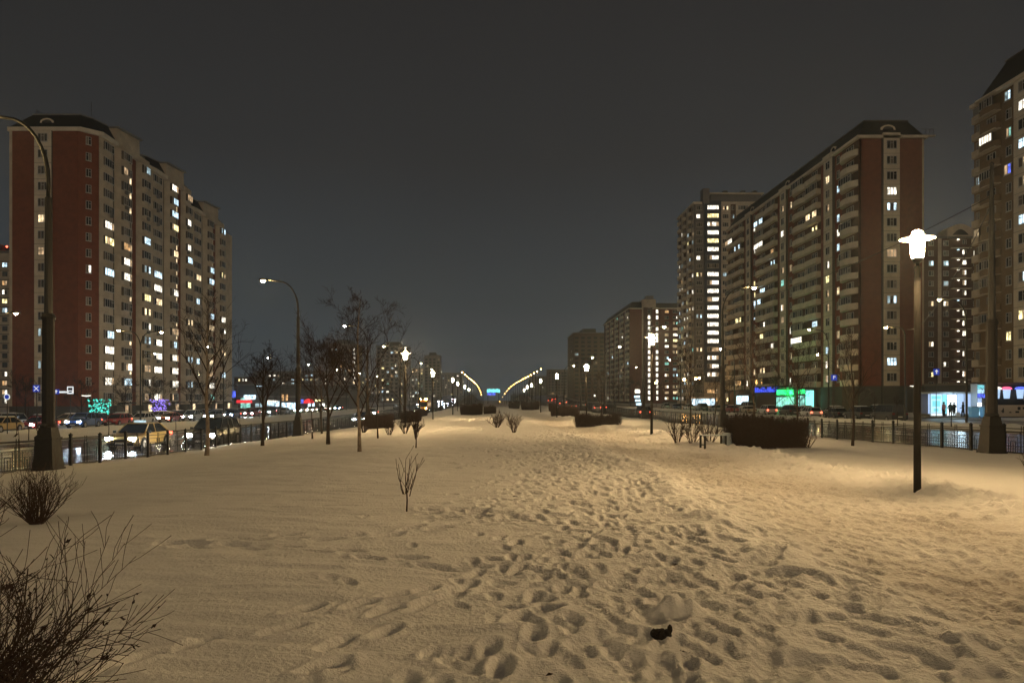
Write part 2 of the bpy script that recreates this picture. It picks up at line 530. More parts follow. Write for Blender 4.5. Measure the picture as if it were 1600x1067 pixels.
    for k in range(500):
        y = rng.uniform(17, 34); x = 3.6 + rng.normal(0, 1.8)
        stamp(x, y, rng.uniform(0, 3), -rng.uniform(.02, .05), L=rng.uniform(.06, .14), Wd=rng.uniform(.06, .12), rim=0)
    # one rounded snow lump near the camera
    stamp(1.42, 5.75, .2, -.13, L=.16, Wd=.12, rim=0)
    Z += RM * np.clip(1 - DD / .02, 0, 1) - DD
    dirt = pathm * .5 + band * .10 + berm * .05
    dirt = dirt * (1 + vn(XX * .8, YY * .6, 17) * .8)
    dirt = np.clip(dirt + np.clip((np.abs(XX - 2.3) - 16.2) / 1.0, 0, 1) * .25, 0, 1)
    o = grid_mesh("snow_ground", X, Y, Z, M['snow'], dirt)
    tag(o, kind="structure")
    # behind the camera
    Xb = np.linspace(-15.2, 19.75, 60); Yb = np.linspace(-80, 1.25, 90)
    XB, YB = np.meshgrid(Xb, Yb)
    o = grid_mesh("snow_ground_behind", Xb, Yb, park(XB, YB) - .002, M['snow'], np.full(XB.shape, .1))
    tag(o, kind="structure")


build_park()


def strip(name, x0, x1, ys, zf, mat_, nx=6, dirt=0.1):
    X = np.linspace(x0, x1, nx); Y = np.array(ys, float)
    XX, YY = np.meshgrid(X, Y)
    o = grid_mesh(name, X, Y, zf(XX, YY), mat_, np.full(XX.shape, dirt) + vn(XX * .5, YY * .2, 4) * dirt)
    return tag(o, kind="structure")


YS = list(range(-80, 200, 3)) + list(range(200, 1010, 10))
YG = list(range(-80, 300, 2)) + list(range(300, 1010, 20))
strip("road_left", -31, -15.3, YS, lambda x, y: rL(y), M['road'])
strip("road_right", 19.9, 38, YS, lambda x, y: rR(y), M['road'])


def bank(x, y, x0, x1, g, h):
    t = (x - x0) / (x1 - x0)
    e_ = np.clip(np.minimum(t, 1 - t) * 6, 0, 1)
    return g(y) + e_ * (h + vn(x * .45, y * .35, 21) * .3 + vn(x * 1.3, y * 1.1, 22) * .16) - .02


strip("snow_verge_left", -44, -30.6, YG, lambda x, y: bank(x, y, -44, -30.6, gL, .32), M['snow'], 30, .12)
strip("snow_verge_right", 37.6, 45, YG, lambda x, y: bank(x, y, 37.6, 45, gR, .36), M['snow'], 24, .12)
strip("service_road_left", -57, -43.6, YG, lambda x, y: gL(y) + .02, M['slush'])
strip("service_road_right", 44.6, 54, YG, lambda x, y: gR(y) + .02 + (x - 44.6) * .04, M['slush'])
strip("snow_yard_left", -420, -56.6, YG, lambda x, y: gL(y) + .08 + vn(x * .2, y * .2, 31) * .2, M['snow'], 60, .3)
strip("snow_yard_right", 53.6, 420, YG, lambda x, y: gR(y) + .42 + vn(x * .2, y * .2, 32) * .15, M['snow'], 60, .3)
gm = MB(); gm.box(-1500, 1500, -300, 1500, -4.4, -3.4, M['snow'])
tag(gm.build("ground"), kind="structure")

# kerbs: long stone edges beside the two carriageways
for nm, x0, x1, f in (("kerb_left", -15.45, -15.2, rL), ("kerb_right", 19.8, 20.05, rR), ("kerb_far_left", -31.1, -30.85, rL), ("kerb_far_right", 37.8, 38.05, rR)):
    X = np.array([x0, x0 + .001, x1 - .001, x1]); Y = np.array(YS[:140], float)
    Z = np.stack([f(Y) - .1, f(Y) + .15, f(Y) + .15, f(Y) - .1], 1)
    o = grid_mesh(nm, X, Y, Z, M['concrete']); tag(o, kind="structure")

# ------------------------------------------------------------------ windows
WCACHE = {}
PANE_SETS = {
    'off': [('glass', 'glass', 'glass'), ('glass', 'curtain', 'glass'), ('curtain', 'glass', 'curtain'), ('curtain2', 'glass', 'curtain'), ('glass', 'curtain2', 'curtain')],
}


def window_mesh(w, h, kind, var, n=3, back=.25):
    key = (round(w, 2), round(h, 2), kind, var, n)
    if key in WCACHE: return WCACHE[key]
    b = MB(); t = (.12 if kind != 'off' else .08) if w > 1.0 else .07; rnd = random.Random(hash((kind, var, n)) & 0xffff if False else (len(kind) * 131 + var * 17 + n))
    fr = M['frame']
    b.box(-w / 2, w / 2, -back, .0, 0, h, M['curtain'] if False else M['seam'])
    b.box(-w / 2 - .05, w / 2 + .05, .0, .10, -.08, 0, fr)
    b.box(-w / 2, -w / 2 + t, .003, .06, 0, h, fr); b.box(w / 2 - t, w / 2, .003, .06, 0, h, fr)
    b.box(-w / 2 + t, w / 2 - t, .003, .06, 0, t, fr); b.box(-w / 2 + t, w / 2 - t, .003, .06, h - t, h, fr)
    ww = (w - t) / n
    for i in range(n):
        x0 = -w / 2 + t + i * ww; x1 = x0 + ww - t
        if i < n - 1: b.box(x1, x1 + t, .004, .058, t, h - t, fr)
        if kind == 'off':
            m_ = M[PANE_SETS['off'][var % 5][i % 3]]
        else:
            m_ = LIT[kind]
            if rnd.random() < .34 and n > 1: m_ = M[('glass', 'curtain2', 'curtain')[rnd.randrange(3)]] if rnd.random() < .6 else LIT['dim' if kind != 'cool' else 'cooldim']
        if i == (var % n):
            zt = h * .64
            b.poly([(x0, .02, t), (x0, .02, zt), (x1, .02, zt), (x1, .02, t)], m_)
            b.box(x0, x1, .005, .055, zt, zt + t * .8, fr)
            b.poly([(x0, .02, zt + t * .8), (x0, .02, h - t), (x1, .02, h - t), (x1, .02, zt + t * .8)], m_)
        else:
            b.poly([(x0, .02, t), (x0, .02, h - t), (x1, .02, h - t), (x1, .02, t)], m_)
    WCACHE[key] = b.mesh("window")
    return WCACHE[key]


WR = random.Random(5)


def pick_kind(p, cool=.3):
    if WR.random() > p: return 'off'
    return WR.choices(["warm", "white", "cool", "yellow", "dim", "cooldim", "blue", "teal", "amber"], [18, 30, 24 * cool / .3, 10, 10, 5, 1.2, 1.2, 5])[0]


def put_window(root, p, n, w, h, kind, panes=3, name="window"):
    me = window_mesh(w, h, kind, WR.randrange(5), panes)
    # local x x local y = up with local y = outward
    th = math.atan2(-n[0], n[1])
    o = bpy.data.objects.new(name, me)
    COL.objects.link(o); o.parent = root; o.location = p; o.rotation_euler = (0, 0, th)
    return o


class Facade:
    """columns along direction d from origin o, outward normal n (plan vectors)"""
    def __init__(s, root, mb, o, d, n, fh, z0, nf, base, top):
        s.root = root; s.mb = mb; s.o = Vector((*o, 0)); s.d = Vector((*d, 0)); s.n = Vector((*n, 0)); s.fh = fh; s.z0 = z0; s.nf = nf; s.base = base; s.top = top; s.a = 0.0

    def P(s, a, b, z):
        q = s.o + s.d * a + s.n * b
        return (q.x, q.y, z)

    def slab(s, a0, a1, b0, b1, z0, z1, m):
        pts = [s.P(a0, b0, 0), s.P(a1, b0, 0), s.P(a1, b1, 0), s.P(a0, b1, 0)]
        s.mb.prism([(p[0], p[1]) for p in pts], z0, z1, m)

    def arc(s, a0, a1, b0, bulge, z0, z1, m, seg=6, flat=.0):
        pts = [s.P(a0, b0 - .3, 0)]
        for i in range(seg + 1):
            t = i / seg
            pts.append(s.P(a0 + (a1 - a0) * t, b0 + bulge * math.sin(math.pi * t) ** .7 if 0 < t < 1 else b0, 0))
        pts.append(s.P(a1, b0 - .3, 0))
        s.mb.prism([(p[0], p[1]) for p in pts], z0, z1, m)

    def plain(s, w, m):
        s.slab(s.a, s.a + w, -.3, 0, s.z0, s.top, m)
        s.slab(s.a, s.a + w, -.3, .05, s.base, s.z0, M['plinth'])
        s.a += w

    def win(s, w, m, ww, wh, p, panes=2, proud=0.0, skip=0, cool=.3):
        s.slab(s.a, s.a + w, -.3, proud - .03, s.z0, s.top, M['seam'] if proud else m)
        if proud:
            for f in range(s.nf):
                z = s.z0 + f * s.fh
                s.slab(s.a + .02, s.a + w - .02, -.3, proud, z + .03, z + s.fh - .03, m)
        s.slab(s.a, s.a + w, -.3, proud + .05, s.base, s.z0, M['plinth'])
        for f in range(skip, s.nf):
            put_window(s.root, s.P(s.a + w / 2, proud + .005, s.z0 + f * s.fh + .85), s.n, ww, wh, pick_kind(p * (1.25 - .5 * f / s.nf), cool), panes)
        s.a += w

    def bay(s, w, m, ww, p, bulge=.8, cool=.3):
        s.slab(s.a, s.a + w, -.3, -.12, s.base, s.top, M['seam'])
        for f in range(s.nf):
            z = s.z0 + f * s.fh
            s.arc(s.a + .26, s.a + w - .26, 0, bulge, z + .03, z + s.fh - .02, m)
            put_window(s.root, s.P(s.a + w / 2, bulge + .005, z + .9), s.n, ww, 1.45, pick_kind(p * (1.35 - .7 * f / s.nf), cool), 4 if ww > 3 else 3)
            s.slab(s.a + w / 2 - ww / 2, s.a + w / 2 + ww / 2, 0, bulge - .24, z + .86, z + 2.4, M['seam'])
        s.arc(s.a + .1, s.a + w - .1, 0, bulge + .08, s.base, s.z0, M['plinth'])
        s.a += w

    def stair(s, w, m, lit='warm', p=.9):
        s.slab(s.a, s.a + w, -.3, 0, s.base, s.top, m)
        for f in range(s.nf - 1):
            k = lit if WR.random() < p else 'off'
            put_window(s.root, s.P(s.a + w / 2, .005, s.z0 + f * s.fh + .3), s.n, min(.9, w * .6), s.fh * .8, k, 1, "stair_window")
        s.a += w

    def balcony(s, w, wallm, p, rnd=True, depth=1.1, glazed=.45, par='white', cool=.3):
        s.slab(s.a, s.a + w, -.3, 0, s.base, s.top, wallm)
        key = ('balc', round(w, 2), rnd, depth, par, tuple(s.n))
        if key not in WCACHE:
            sub = Facade(None, MB(), (0, 0), tuple(s.d[:2]), tuple(s.n[:2]), s.fh, 0, 1, 0, 0)
            def outline(off):
                pts = [(.1 + off, 0)]
                if rnd:
                    for i in range(9):
                        t = i / 8
                        pts.append((.1 + off + (w - .2 - 2 * off) * t, .25 + (depth - .25 - off) * math.sin(math.pi * t) ** .6 if 0 < t < 1 else .25))
                else:
                    pts += [(.1 + off, depth - off), (w - .1 - off, depth - off)]
                pts.append((w - .1 - off, 0))
                return pts
            op = outline(0)
            sub.mb.prism([sub.P(a, b, 0)[:2] for a, b in op], -.14, 0, M['beige'])
            for (a0, b0), (a1, b1) in zip(op[:-1], op[1:]):
                q0, q1 = sub.P(a0, b0, 0), sub.P(a1, b1, 0)
                ins = [(sub.P(a0 * .96 + w * .02, max(0, b0 - .08), 0)), (sub.P(a1 * .96 + w * .02, max(0, b1 - .08), 0))]
                sub.mb.prism([q0[:2], q1[:2], ins[1][:2], ins[0][:2]], 0, 1.0, M[par])
            WCACHE[key] = sub.mb.mesh("balcony")
        for f in range(s.nf):
            z = s.z0 + f * s.fh
            o = link("balcony", WCACHE[key], s.root, s.P(s.a, .005, z + .15))
            r_ = WR.random()
            k = pick_kind(p, cool)
            if r_ < glazed:
                put_window(s.root, s.P(s.a + w / 2, depth - .22, z + 1.17), s.n, w - (1.6 if rnd else .5), 1.35, k, 5, "balcony_glazing")
            else:
                put_window(s.root, s.P(s.a + w / 2, .01, z + .9), s.n, w * .45, 1.6, k, 3)
        s.a += w


def mansard(mb, x0, x1, y0, y1, z, h, inset=2.4, over=.35, m='roof'):
    mb.prism([(x0 - over, y0 - over), (x1 + over, y0 - over), (x1 + over, y1 + over), (x0 - over, y1 + over)], z, z + .5, M['white'])
    b_ = [(x0, y0), (x1, y0), (x1, y1), (x0, y1)]
    i = inset
    t_ = [(x0 + i, y0 + i), (x1 - i, y0 + i), (x1 - i, y1 - i), (x0 + i, y1 - i)]
    mb.prism(b_, z + .5, z + .5 + h, M[m], top=t_)
    mb.prism([(t_[0][0] - .15, t_[0][1] - .15), (t_[1][0] + .15, t_[1][1] - .15), (t_[2][0] + .15, t_[2][1] + .15), (t_[3][0] - .15, t_[3][1] + .15)], z + .5 + h, z + .72 + h, M['seam'])


def dormer(root, p, n, w=2.2, h=1.7):
    b = MB()
    pts = [(-w / 2, 0), (w / 2, 0), (w / 2, h * .6)] + [(w / 2 * math.cos(t), h * .6 + h * .4 * math.sin(t)) for t in [math.pi * k / 6 for k in range(1, 6)]] + [(-w / 2, h * .6)]
    inn = [(x * .74, .18 + y * .76) for x, y in pts]
    N_ = len(pts)
    for i in range(N_):
        j = (i + 1) % N_
        b.poly([(pts[i][0], .4, pts[i][1]), (pts[j][0], .4, pts[j][1]), (inn[j][0], .4, inn[j][1]), (inn[i][0], .4, inn[i][1])], M['white'])
        b.poly([(pts[i][0], -2.2, pts[i][1]), (pts[j][0], -2.2, pts[j][1]), (pts[j][0], .4, pts[j][1]), (pts[i][0], .4, pts[i][1])], M['white'])
    b.poly([(x, .3, y) for x, y in inn], M['glass'])
    return link("dormer", b.mesh("dormer"), root, p, math.atan2(-n[0], n[1]))


# ------------------------------------------------------------------ near left block
def left_block():
    base, z0, fh, nf = -2.0, .2, 2.8, 17
    top = z0 + nf * fh
    root = empty("apartment_block", (-76, 140, base), 0, "tall red and beige apartment block with dark roof, nearest on the left of the boulevard", "apartment building", "apartment blocks along the boulevard")
    root.location = (0, 0, 0)
    mb = MB()
    # core, kept inside the facade skins
    mb.prism([(-83.4, 128.3), (-71.8, 128.3), (-70.0, 130.6), (-70.0, 171.6), (-83.4, 171.6)], base, top - .1, M['seam'])
    mb.prism([(-83.4, 171.6), (-70.0, 171.6), (-70.0, 198), (-83.4, 198)], base, top - fh - .1, M['beige'])
    # end wall, facing the camera
    E = Facade(root, mb, (-83.8, 128), (1, 0), (0, -1), fh, z0, nf, base, top)
    E.plain(.5, M['beige']); E.plain(4.0, M['brick'])
    E.win(3.0, M['white'], 1.7, 1.45, .20, 3, .35)
    E.plain(4.4, M['brick'])
    # chamfered corner
    c = math.hypot(2.2, 2.6)
    Cn = Facade(root, mb, (-71.9, 128), (2.2 / c, 2.6 / c), (2.6 / c, -2.2 / c), fh, z0, nf, base, top)
    Cn.win(c, M['brick'], .9, 1.4, .10, 2)
    D = Facade(root, mb, (-69.7, 130.6), (0, 1), (1, 0), fh, z0, nf, base, top)
    D.bay(5.2, M['beige'], 3.2, .36, .55)
    lit = .50
    secs = []
    for k in range(3):
        a0 = D.a
        if True:
            D.bay(5.4, M['beige'], 3.1, lit, 1.25)
        a1 = D.a
        D.stair(1.4, M['beige'], 'warm', .62); D.plain(1.5, M['brick'])
        D.bay(4.7, M['beige'], 2.7, lit, 1.2)
        secs.append((130.6 + a0, 130.6 + D.a))
        if k == 1:
            D.nf = nf - 1; D.top = top - fh; ystep = 130.6 + D.a
        if k < 2: D.bay(7.6, M['beige'], 3.6, lit * .8, .5)
    yend = 130.6 + D.a
    # roof: dark mansard stretches with pale stair attics between them
    cuts = [(127.9, secs[0][0])] + [(secs[i][1], secs[i + 1][0]) for i in range(2)]
    for i, (ya, yb) in enumerate(cuts):
        T = top if i < 2 else top - fh
        x0, x1 = -83.8, -69.2
        mb.prism([(x0 - .3, ya), (x1 - (2.2 if i == 0 else 0), ya), (x1 + .4, ya + 2.6), (x1 + .4, yb), (x0 - .3, yb)], T, T + .7, M['white'])
        lo = [(x0, ya + .1), (x1 - 2.2, ya + .1), (x1, ya + 2.6), (x1, yb), (x0, yb)]
        hi = [(x0 + 2.6, ya + 2.4), (x1 - 3.6, ya + 2.4), (x1 - 2.4, ya + 4.2), (x1 - 1.6, yb), (x0 + 2.6, yb)]
        mb.prism(lo, T + .7, T + 3.6, M['roof'], top=hi)
        hi2 = [(p[0], p[1]) for p in hi]
        mb.prism(hi2, T + 3.62, T + 3.85, M['greywall'])
    for i, (ya, yb) in enumerate(secs):
        ym = ya + 8.3; T = top if i < 2 else top - fh
        mb.prism([(-83.5, ya), (-69.3, ya), (-68.9, ym), (-83.5, ym)], T, T + 3.9, M['beige'], top=[(-82.5, ya + 1.6), (-70.0, ya + 1.6), (-69.0, ym), (-82.5, ym)])
        mb.prism([(-82.9, ya + 1.3), (-69.4, ya + 1.3), (-68.5, ym + .3), (-82.9, ym + .3)], T + 3.91, T + 4.15, M['greywall'])
        mb.prism([(-83.5, ym), (-69.2, ym), (-69.2, yb), (-83.5, yb)], T, T + 1.2, M['beige'])
        mb.prism([(-83.2, ym + .4), (-69.9, ym + .4), (-69.9, yb - .4), (-83.2, yb - .4)], T + 1.2, T + 2.0, M['greywall'])
        mb.prism([(-83.5, yb + .01), (-69.6, yb + .01), (-69.6, yb + .35), (-83.5, yb + .35)], base, T + .3, M['brick'])
    mb.tube([(-69.6, 128.0, top + 2.6), (-69.6, 128.0, top + 5.0)], .04, M['metal'], 4)
    o = mb.build("wall", root)
    dormer(root, (-77.8, 129.2, top + .75), (0, -1), 2.4, 1.8)
    # rooftop railing
    r_ = MB()
    for y in np.arange(130.8, 150, 1.6):
        r_.box(-80.9, -80.84, y, y + .06, top + 3.8, top + 4.7, M['pole'])
    r_.box(-80.91, -80.83, 130.8, 150, top + 4.7, top + 4.76, M['pole'])
    r_.build("roof_railing", root)
    # entrances and plinth recesses facing the boulevard
    for y in (137, 146.5, 159, 168, 181, 190):
        b = MB(); b.box(-69.2, -68.0, y - 1.1, y + 1.1, base, .6, M['greywall']); b.box(-68.6, -66.9, y - 1.6, y + 1.6, .6, .8, M['pole'])
        b.poly([(-67.98, y - .7, base + .2), (-67.98, y + .7, base + .2), (-67.98, y + .7, .3), (-67.98, y - .7, .3)], LIT['dim' if int(y) % 2 else 'warm'])
        b.build("entrance", root)
    # air conditioner boxes under some windows
    acm = MB(); acm.box(-.42, .42, 0, .35, 0, .6, M['greywall']); acm.lathe([(.22, 0), (.22, .001)], M['trim']); am = acm.mesh("air_conditioner")
    for k in range(22):
        y = 130.6 + WR.choice([2.0, 7.4, 16.0, 20.4, 28.4, 35.4, 43.2])
        link("air_conditioner", am, root, (-68.95 + .35, y, z0 + fh * WR.randrange(3, 17) + .15), -math.pi / 2)
    return root


left_block()


# ------------------------------------------------------------------ near right block
def right_block():
    base, z0, fh, nf = -1.2, 3.8, 2.8, 16
    top = z0 + nf * fh
    root = empty("apartment_block", (0, 0, 0), 0, "long red and white apartment block with round balconies behind the nearest lantern", "apartment building", "apartment blocks along the boulevard")
    mb = MB()
    mb.prism([(66.8, 134.3), (77.8, 134.3), (77.8, 210), (66.8, 210)], base, top - .1, M['seam'])
    E = Facade(root, mb, (66.4, 134), (1, 0), (0, -1), fh, z0, nf, base, top)
    E.plain(4.1, M['brick']); E.win(2.95, M['white'], 1.85, 1.5, .28, 3, .35); E.plain(4.2, M['brick']); E.plain(.35, M['beige'])
    D = Facade(root, mb, (66.4, 134), (0, 1), (-1, 0), fh, z0, nf, base, top)
    D.plain(.5, M['brick'])
    D.balcony(6.3, M['brick2'], .05, True, 1.3, .55)
    pat = [(3.1, 3.8, 2.2, 5.8, 7.6)] + [(3.5, 3.5, 2.4, 6.0, 7.6)] * 2
    ys_w = []
    for (a, b_, c, d_, e_) in pat:
        D.win(a, M['brick'], 1.15, 1.5, .40, 2)
        ys_w.append(134 + D.a + b_ / 2)
        D.win(b_, M['white'], 1.7, 1.5, .46, 2, .5)
        D.plain(c, M['brick'])
        D.balcony(d_, M['brick2'], .15, False, 1.0, .5)
        D.balcony(e_, M['brick2'], .15, True, 1.3, .5)
    yend = 134 + D.a
    mb.prism([(66.8, 209.9), (77.8, 209.9), (77.8, yend), (66.8, yend)], base, top - .1, M['brick'])
    mansard(mb, 66.2, 78.1, 134, yend, top, 3.3, 2.0, .45)
    for y in ys_w:
        mb.prism([(65.7, y - 1.95), (66.2, y - 1.95), (66.2, y + 1.95), (65.7, y + 1.95)], top, top + .9, M['white'])
    mb.prism([(70.4, 133.55), (73.5, 133.55), (73.5, 134), (70.4, 134)], top, top + .9, M['white'])
    mb.build("wall", root)
    dormer(root, (71.95, 135.2, top + .9), (0, -1), 2.7, 1.9)
    for y in ys_w: dormer(root, (67.3, y, top + .8), (-1, 0), 2.2, 1.7)
    for y in (153.5, 157, 181, 205): dormer(root, (67.5, y, top + .6), (-1, 0), 2.0, 1.4)
    # corner railing on the roof edge
    r_ = MB()
    for x in np.arange(78.4, 79.9, .7): r_.box(x, x + .06, 134.1, 134.16, top + .5, top + 1.7, M['pole'])
    r_.box(77.6, 79.9, 134.08, 134.18, top + 1.7, top + 1.78, M['pole'])
    r_.box(77.6, 79.9, 133.6, 134.18, top + .3, top + .5, M['white'])
    r_.build("roof_railing", root)
    # downpipe
    p_ = MB(); p_.tube([(70.35, 133.93, base), (70.35, 133.93, top)], .09, M['trim'], 6); p_.build("downpipe", root)
    # plinth shopfronts facing the boulevard
    for (y0, y1, mt) in ((159, 167, LIT['dim']), (187, 197, LIT['cool'])):
        b = MB(); b.box(64.6, 66.3, y0, y1, base, 2.8, M['plinth'])
        b.poly([(64.58, y0 + .4, 0), (64.58, y1 - .4, 0), (64.58, y1 - .4, 2.2), (64.58, y0 + .4, 2.2)], mt)
        b.build("shopfront", root)
    return root


right_block()


# block at the right edge of the picture
def right_edge_block():
    base, z0, fh, nf = -.9, 3.8, 2.8, 16
    top = z0 + nf * fh
    root = empty("apartment_block", (0, 0, 0), 0, "ochre apartment block with framed loggias and white window strips, cut off by the right edge", "apartment building", "apartment blocks along the boulevard")
    mb = MB()
    mb.box(78.4, 92, 60, 119.6, base, top - .1, M['seam'])
    D = Facade(root, mb, (78, 120), (0, -1), (-1, 0), fh, z0, nf, base, top)
    D.balcony(1.9, M['ochre'], .1, False, .5, .2, 'beige')
    D.balcony(4.6, M['ochre'], .14, True, 1.2, .35, 'ochre')
    seq = [('b', 3.2), ('w', 4.0), ('r', 1.6), ('l', 5.5), ('l2', 5.5), ('b', 3.2), ('w', 4), ('r', 1.6), ('l', 5.5), ('l2', 5.5), ('b', 3.2), ('w', 4)]
    for t, w in seq:
        if t == 'b': D.win(w, M['ochre'], 1.2, 1.5, .12, 2)
        elif t == 'w': D.win(w, M['white'], 1.9, 1.55, .50, 2, .45)
        elif t == 'r': D.plain(w, M['ochre'])
        elif t == 'l': D.balcony(w, M['ochre'], .1, False, 1.0, .4, 'beige')
        else: D.balcony(w, M['ochre'], .1, True, 1.2, .4, 'ochre')
    # pale frames round the loggias
    for f in range(nf + 1):
        D.slab(1.75, 6.6, .9, 1.22, z0 + f * fh - .02, z0 + f * fh + .08, M['beige'])
    mansard(mb, 77.6, 92.2, 60, 118.2, top, 5.0, 2.6, .4)
    mb.box(77.6, 80.5, 117.9, 120.6, top, top + .6, M['white'])
    mb.build("wall", root)
    for y in (108.9, 89, 69): dormer(root, (79.2, y, top + 1.0), (-1, 0), 2.4, 1.8)
    # blue lit window
    put_window(root, (77.9, 112.0, z0 + fh * 11 + .85), (-1, 0), 1.6, 1.6, 'blue', 2)
    put_window(root, (77.9, 112.0, z0 + fh * 15 + .85), (-1, 0), 1.4, 1.5, 'cool', 2)
    return root


right_edge_block()


# tall tower behind the right block
def tower():
    base, z0, fh, nf = -1.4, -.4, 2.8, 24
    top = z0 + nf * fh
    Y = 249
    root = empty("tower_block", (0, 0, 0), 0, "tallest tower block, with a slate blue strip of brightly lit stair windows", "apartment building", "apartment blocks along the boulevard")
    mb = MB()
    mb.box(68.0, 92, Y + .3, Y + 22, base, top - .1, M['seam'])
    E = Facade(root, mb, (67.6, Y), (1, 0), (0, -1), fh, z0, nf, base, top)
    E.win(3.3, M['greywall'], 2.0, 1.4, .22, 3, .1)
    a0 = E.a
    E.slab(a0, a0 + 5.5, -.3, .9, 7.0, top + 1.0, M['bluewall'])
    for f in range(3, nf):
        put_window(root, E.P(a0 + 2.75, .91, z0 + f * fh + .8), (0, -1), 3.9, 1.5, 'off' if f == 16 else ('yellow' if WR.random() < .25 else 'white'), 5, "stair_window")
    E.slab(a0, a0 + 5.5, -.3, .2, base, 7.0, M['beige'])
    for f in range(0, 2): put_window(root, E.P(a0 + 2.75, .21, z0 + f * fh + .8), (0, -1), 3.6, 1.4, 'amber', 4)
    E.a += 5.5
    E.win(3.4, M['white'], 2.0, 1.4, .25, 3, .1)
    E.win(1.6, M['brick2'], .9, 1.4, .2, 2)
    E.win(5.0, M['white'], 3.4, 1.4, .12, 4, .5)
    E.win(5.2, M['brick2'], 1.6, 1.4, .1, 2)
    D = Facade(root, mb, (67.6, Y), (0, 1), (-1, 0), fh, z0, nf, base, top)
    for _ in range(3): D.win(3.6, M['beige'], 1.5, 1.4, .5, 2); D.balcony(3.4, M['brick2'], .4, True, .9, .3)
    # roof crown
    mb.box(67.2, 92.3, Y - .3, Y + 22.3, top, top + .8, M['white'])
    mb.box(73.5, 90.5, Y + 1, Y + 20, top + .8, top + 3.6, M['greywall'])
    mb.prism([(72.8, Y + .2), (91.2, Y + .2), (91.2, Y + 21), (72.8, Y + 21)], top + 3.6, top + 4.0, M['white'])
    mb.box(70.2, 72.4, Y - 1.2, Y + 2, top, top + 5.0, M['greywall'])
    for x in (78, 84, 88): mb.box(x, x + 1.5, Y + 2, Y + 4, top + 4, top + 5.2, M['plinth'])
    mb.build("wall", root)
    return root


tower()


# L-shaped red block farther along on the right
def mid_right_block():
    base, z0, fh, nf = -1.4, 0, 2.8, 16
    top = z0 + nf * fh
    Y = 359
    root = empty("apartment_block", (0, 0, 0), 0, "dark red angled apartment block with a chain of lit stair windows, beyond the tall tower", "apartment building", "apartment blocks along the boulevard")
    mb = MB()
    mb.box(66.3, 91, Y + .3, Y + 84, base, top - .1, M['seam'])
    E = Facade(root, mb, (65.9, Y), (1, 0), (0, -1), fh, z0, nf, base, top)
    E.plain(6.5, M['brick'])
    a0 = E.a
    E.slab(a0, a0 + 4.6, -.3, .7, base, top + 2.5, M['brick2'])
    for f in range(nf + 1):
        put_window(root, E.P(a0 + 3.0, .71, z0 + f * fh + .6), (0, -1), 1.3, 1.9, 'white' if WR.random() < .9 else 'off', 1, "stair_window")
    E.slab(a0 - .4, a0 + .2, 0, .75, base, top + 3.0, M['beige'])
    E.a += 4.6
    E.slab(E.a, E.a + 5, -.3, 0, base, top, M['brick'])
    for f in range(nf):
        put_window(root, E.P(E.a + 2.4, .01, z0 + f * fh + .6), (0, -1), 1.3, 1.9, 'white' if WR.random() < .93 else 'off', 1, "stair_window")
    E.a += 5
    E.win(4.2, M['brick'], 2.0, 1.4, .75, 2); E.win(4.2, M['brick'], 2.4, 1.4, .6, 3)
    D = Facade(root, mb, (65.9, Y), (0, 1), (-1, 0), fh, z0, nf, base, top)
    for k in range(5):
        D.balcony(7.2, M['brick2'], .12, False, 1.0, .3); D.win(4.4, M['white'], 2.0, 1.5, .18, 2, .2); D.plain(4.0, M['brick'])
    mansard(mb, 65.7, 78, Y, Y + 82, top, 3.0, 2, .4)
    mb.box(78.1, 91.2, Y - .2, Y + 20, top, top + .6, M['white'])
    mb.box(79, 90, Y + 1, Y + 14, top + .6, top + 3.0, M['plinth'])
    mb.box(72.2, 78.6, Y - .9, Y + 5, top + .72, top + 4.6, M['beige'])
    mb.box(74.2, 77.6, Y - .5, Y + 4, top + 4.6, top + 6.4, M['greywall'])
    mb.build("wall", root)
    return root


mid_right_block()


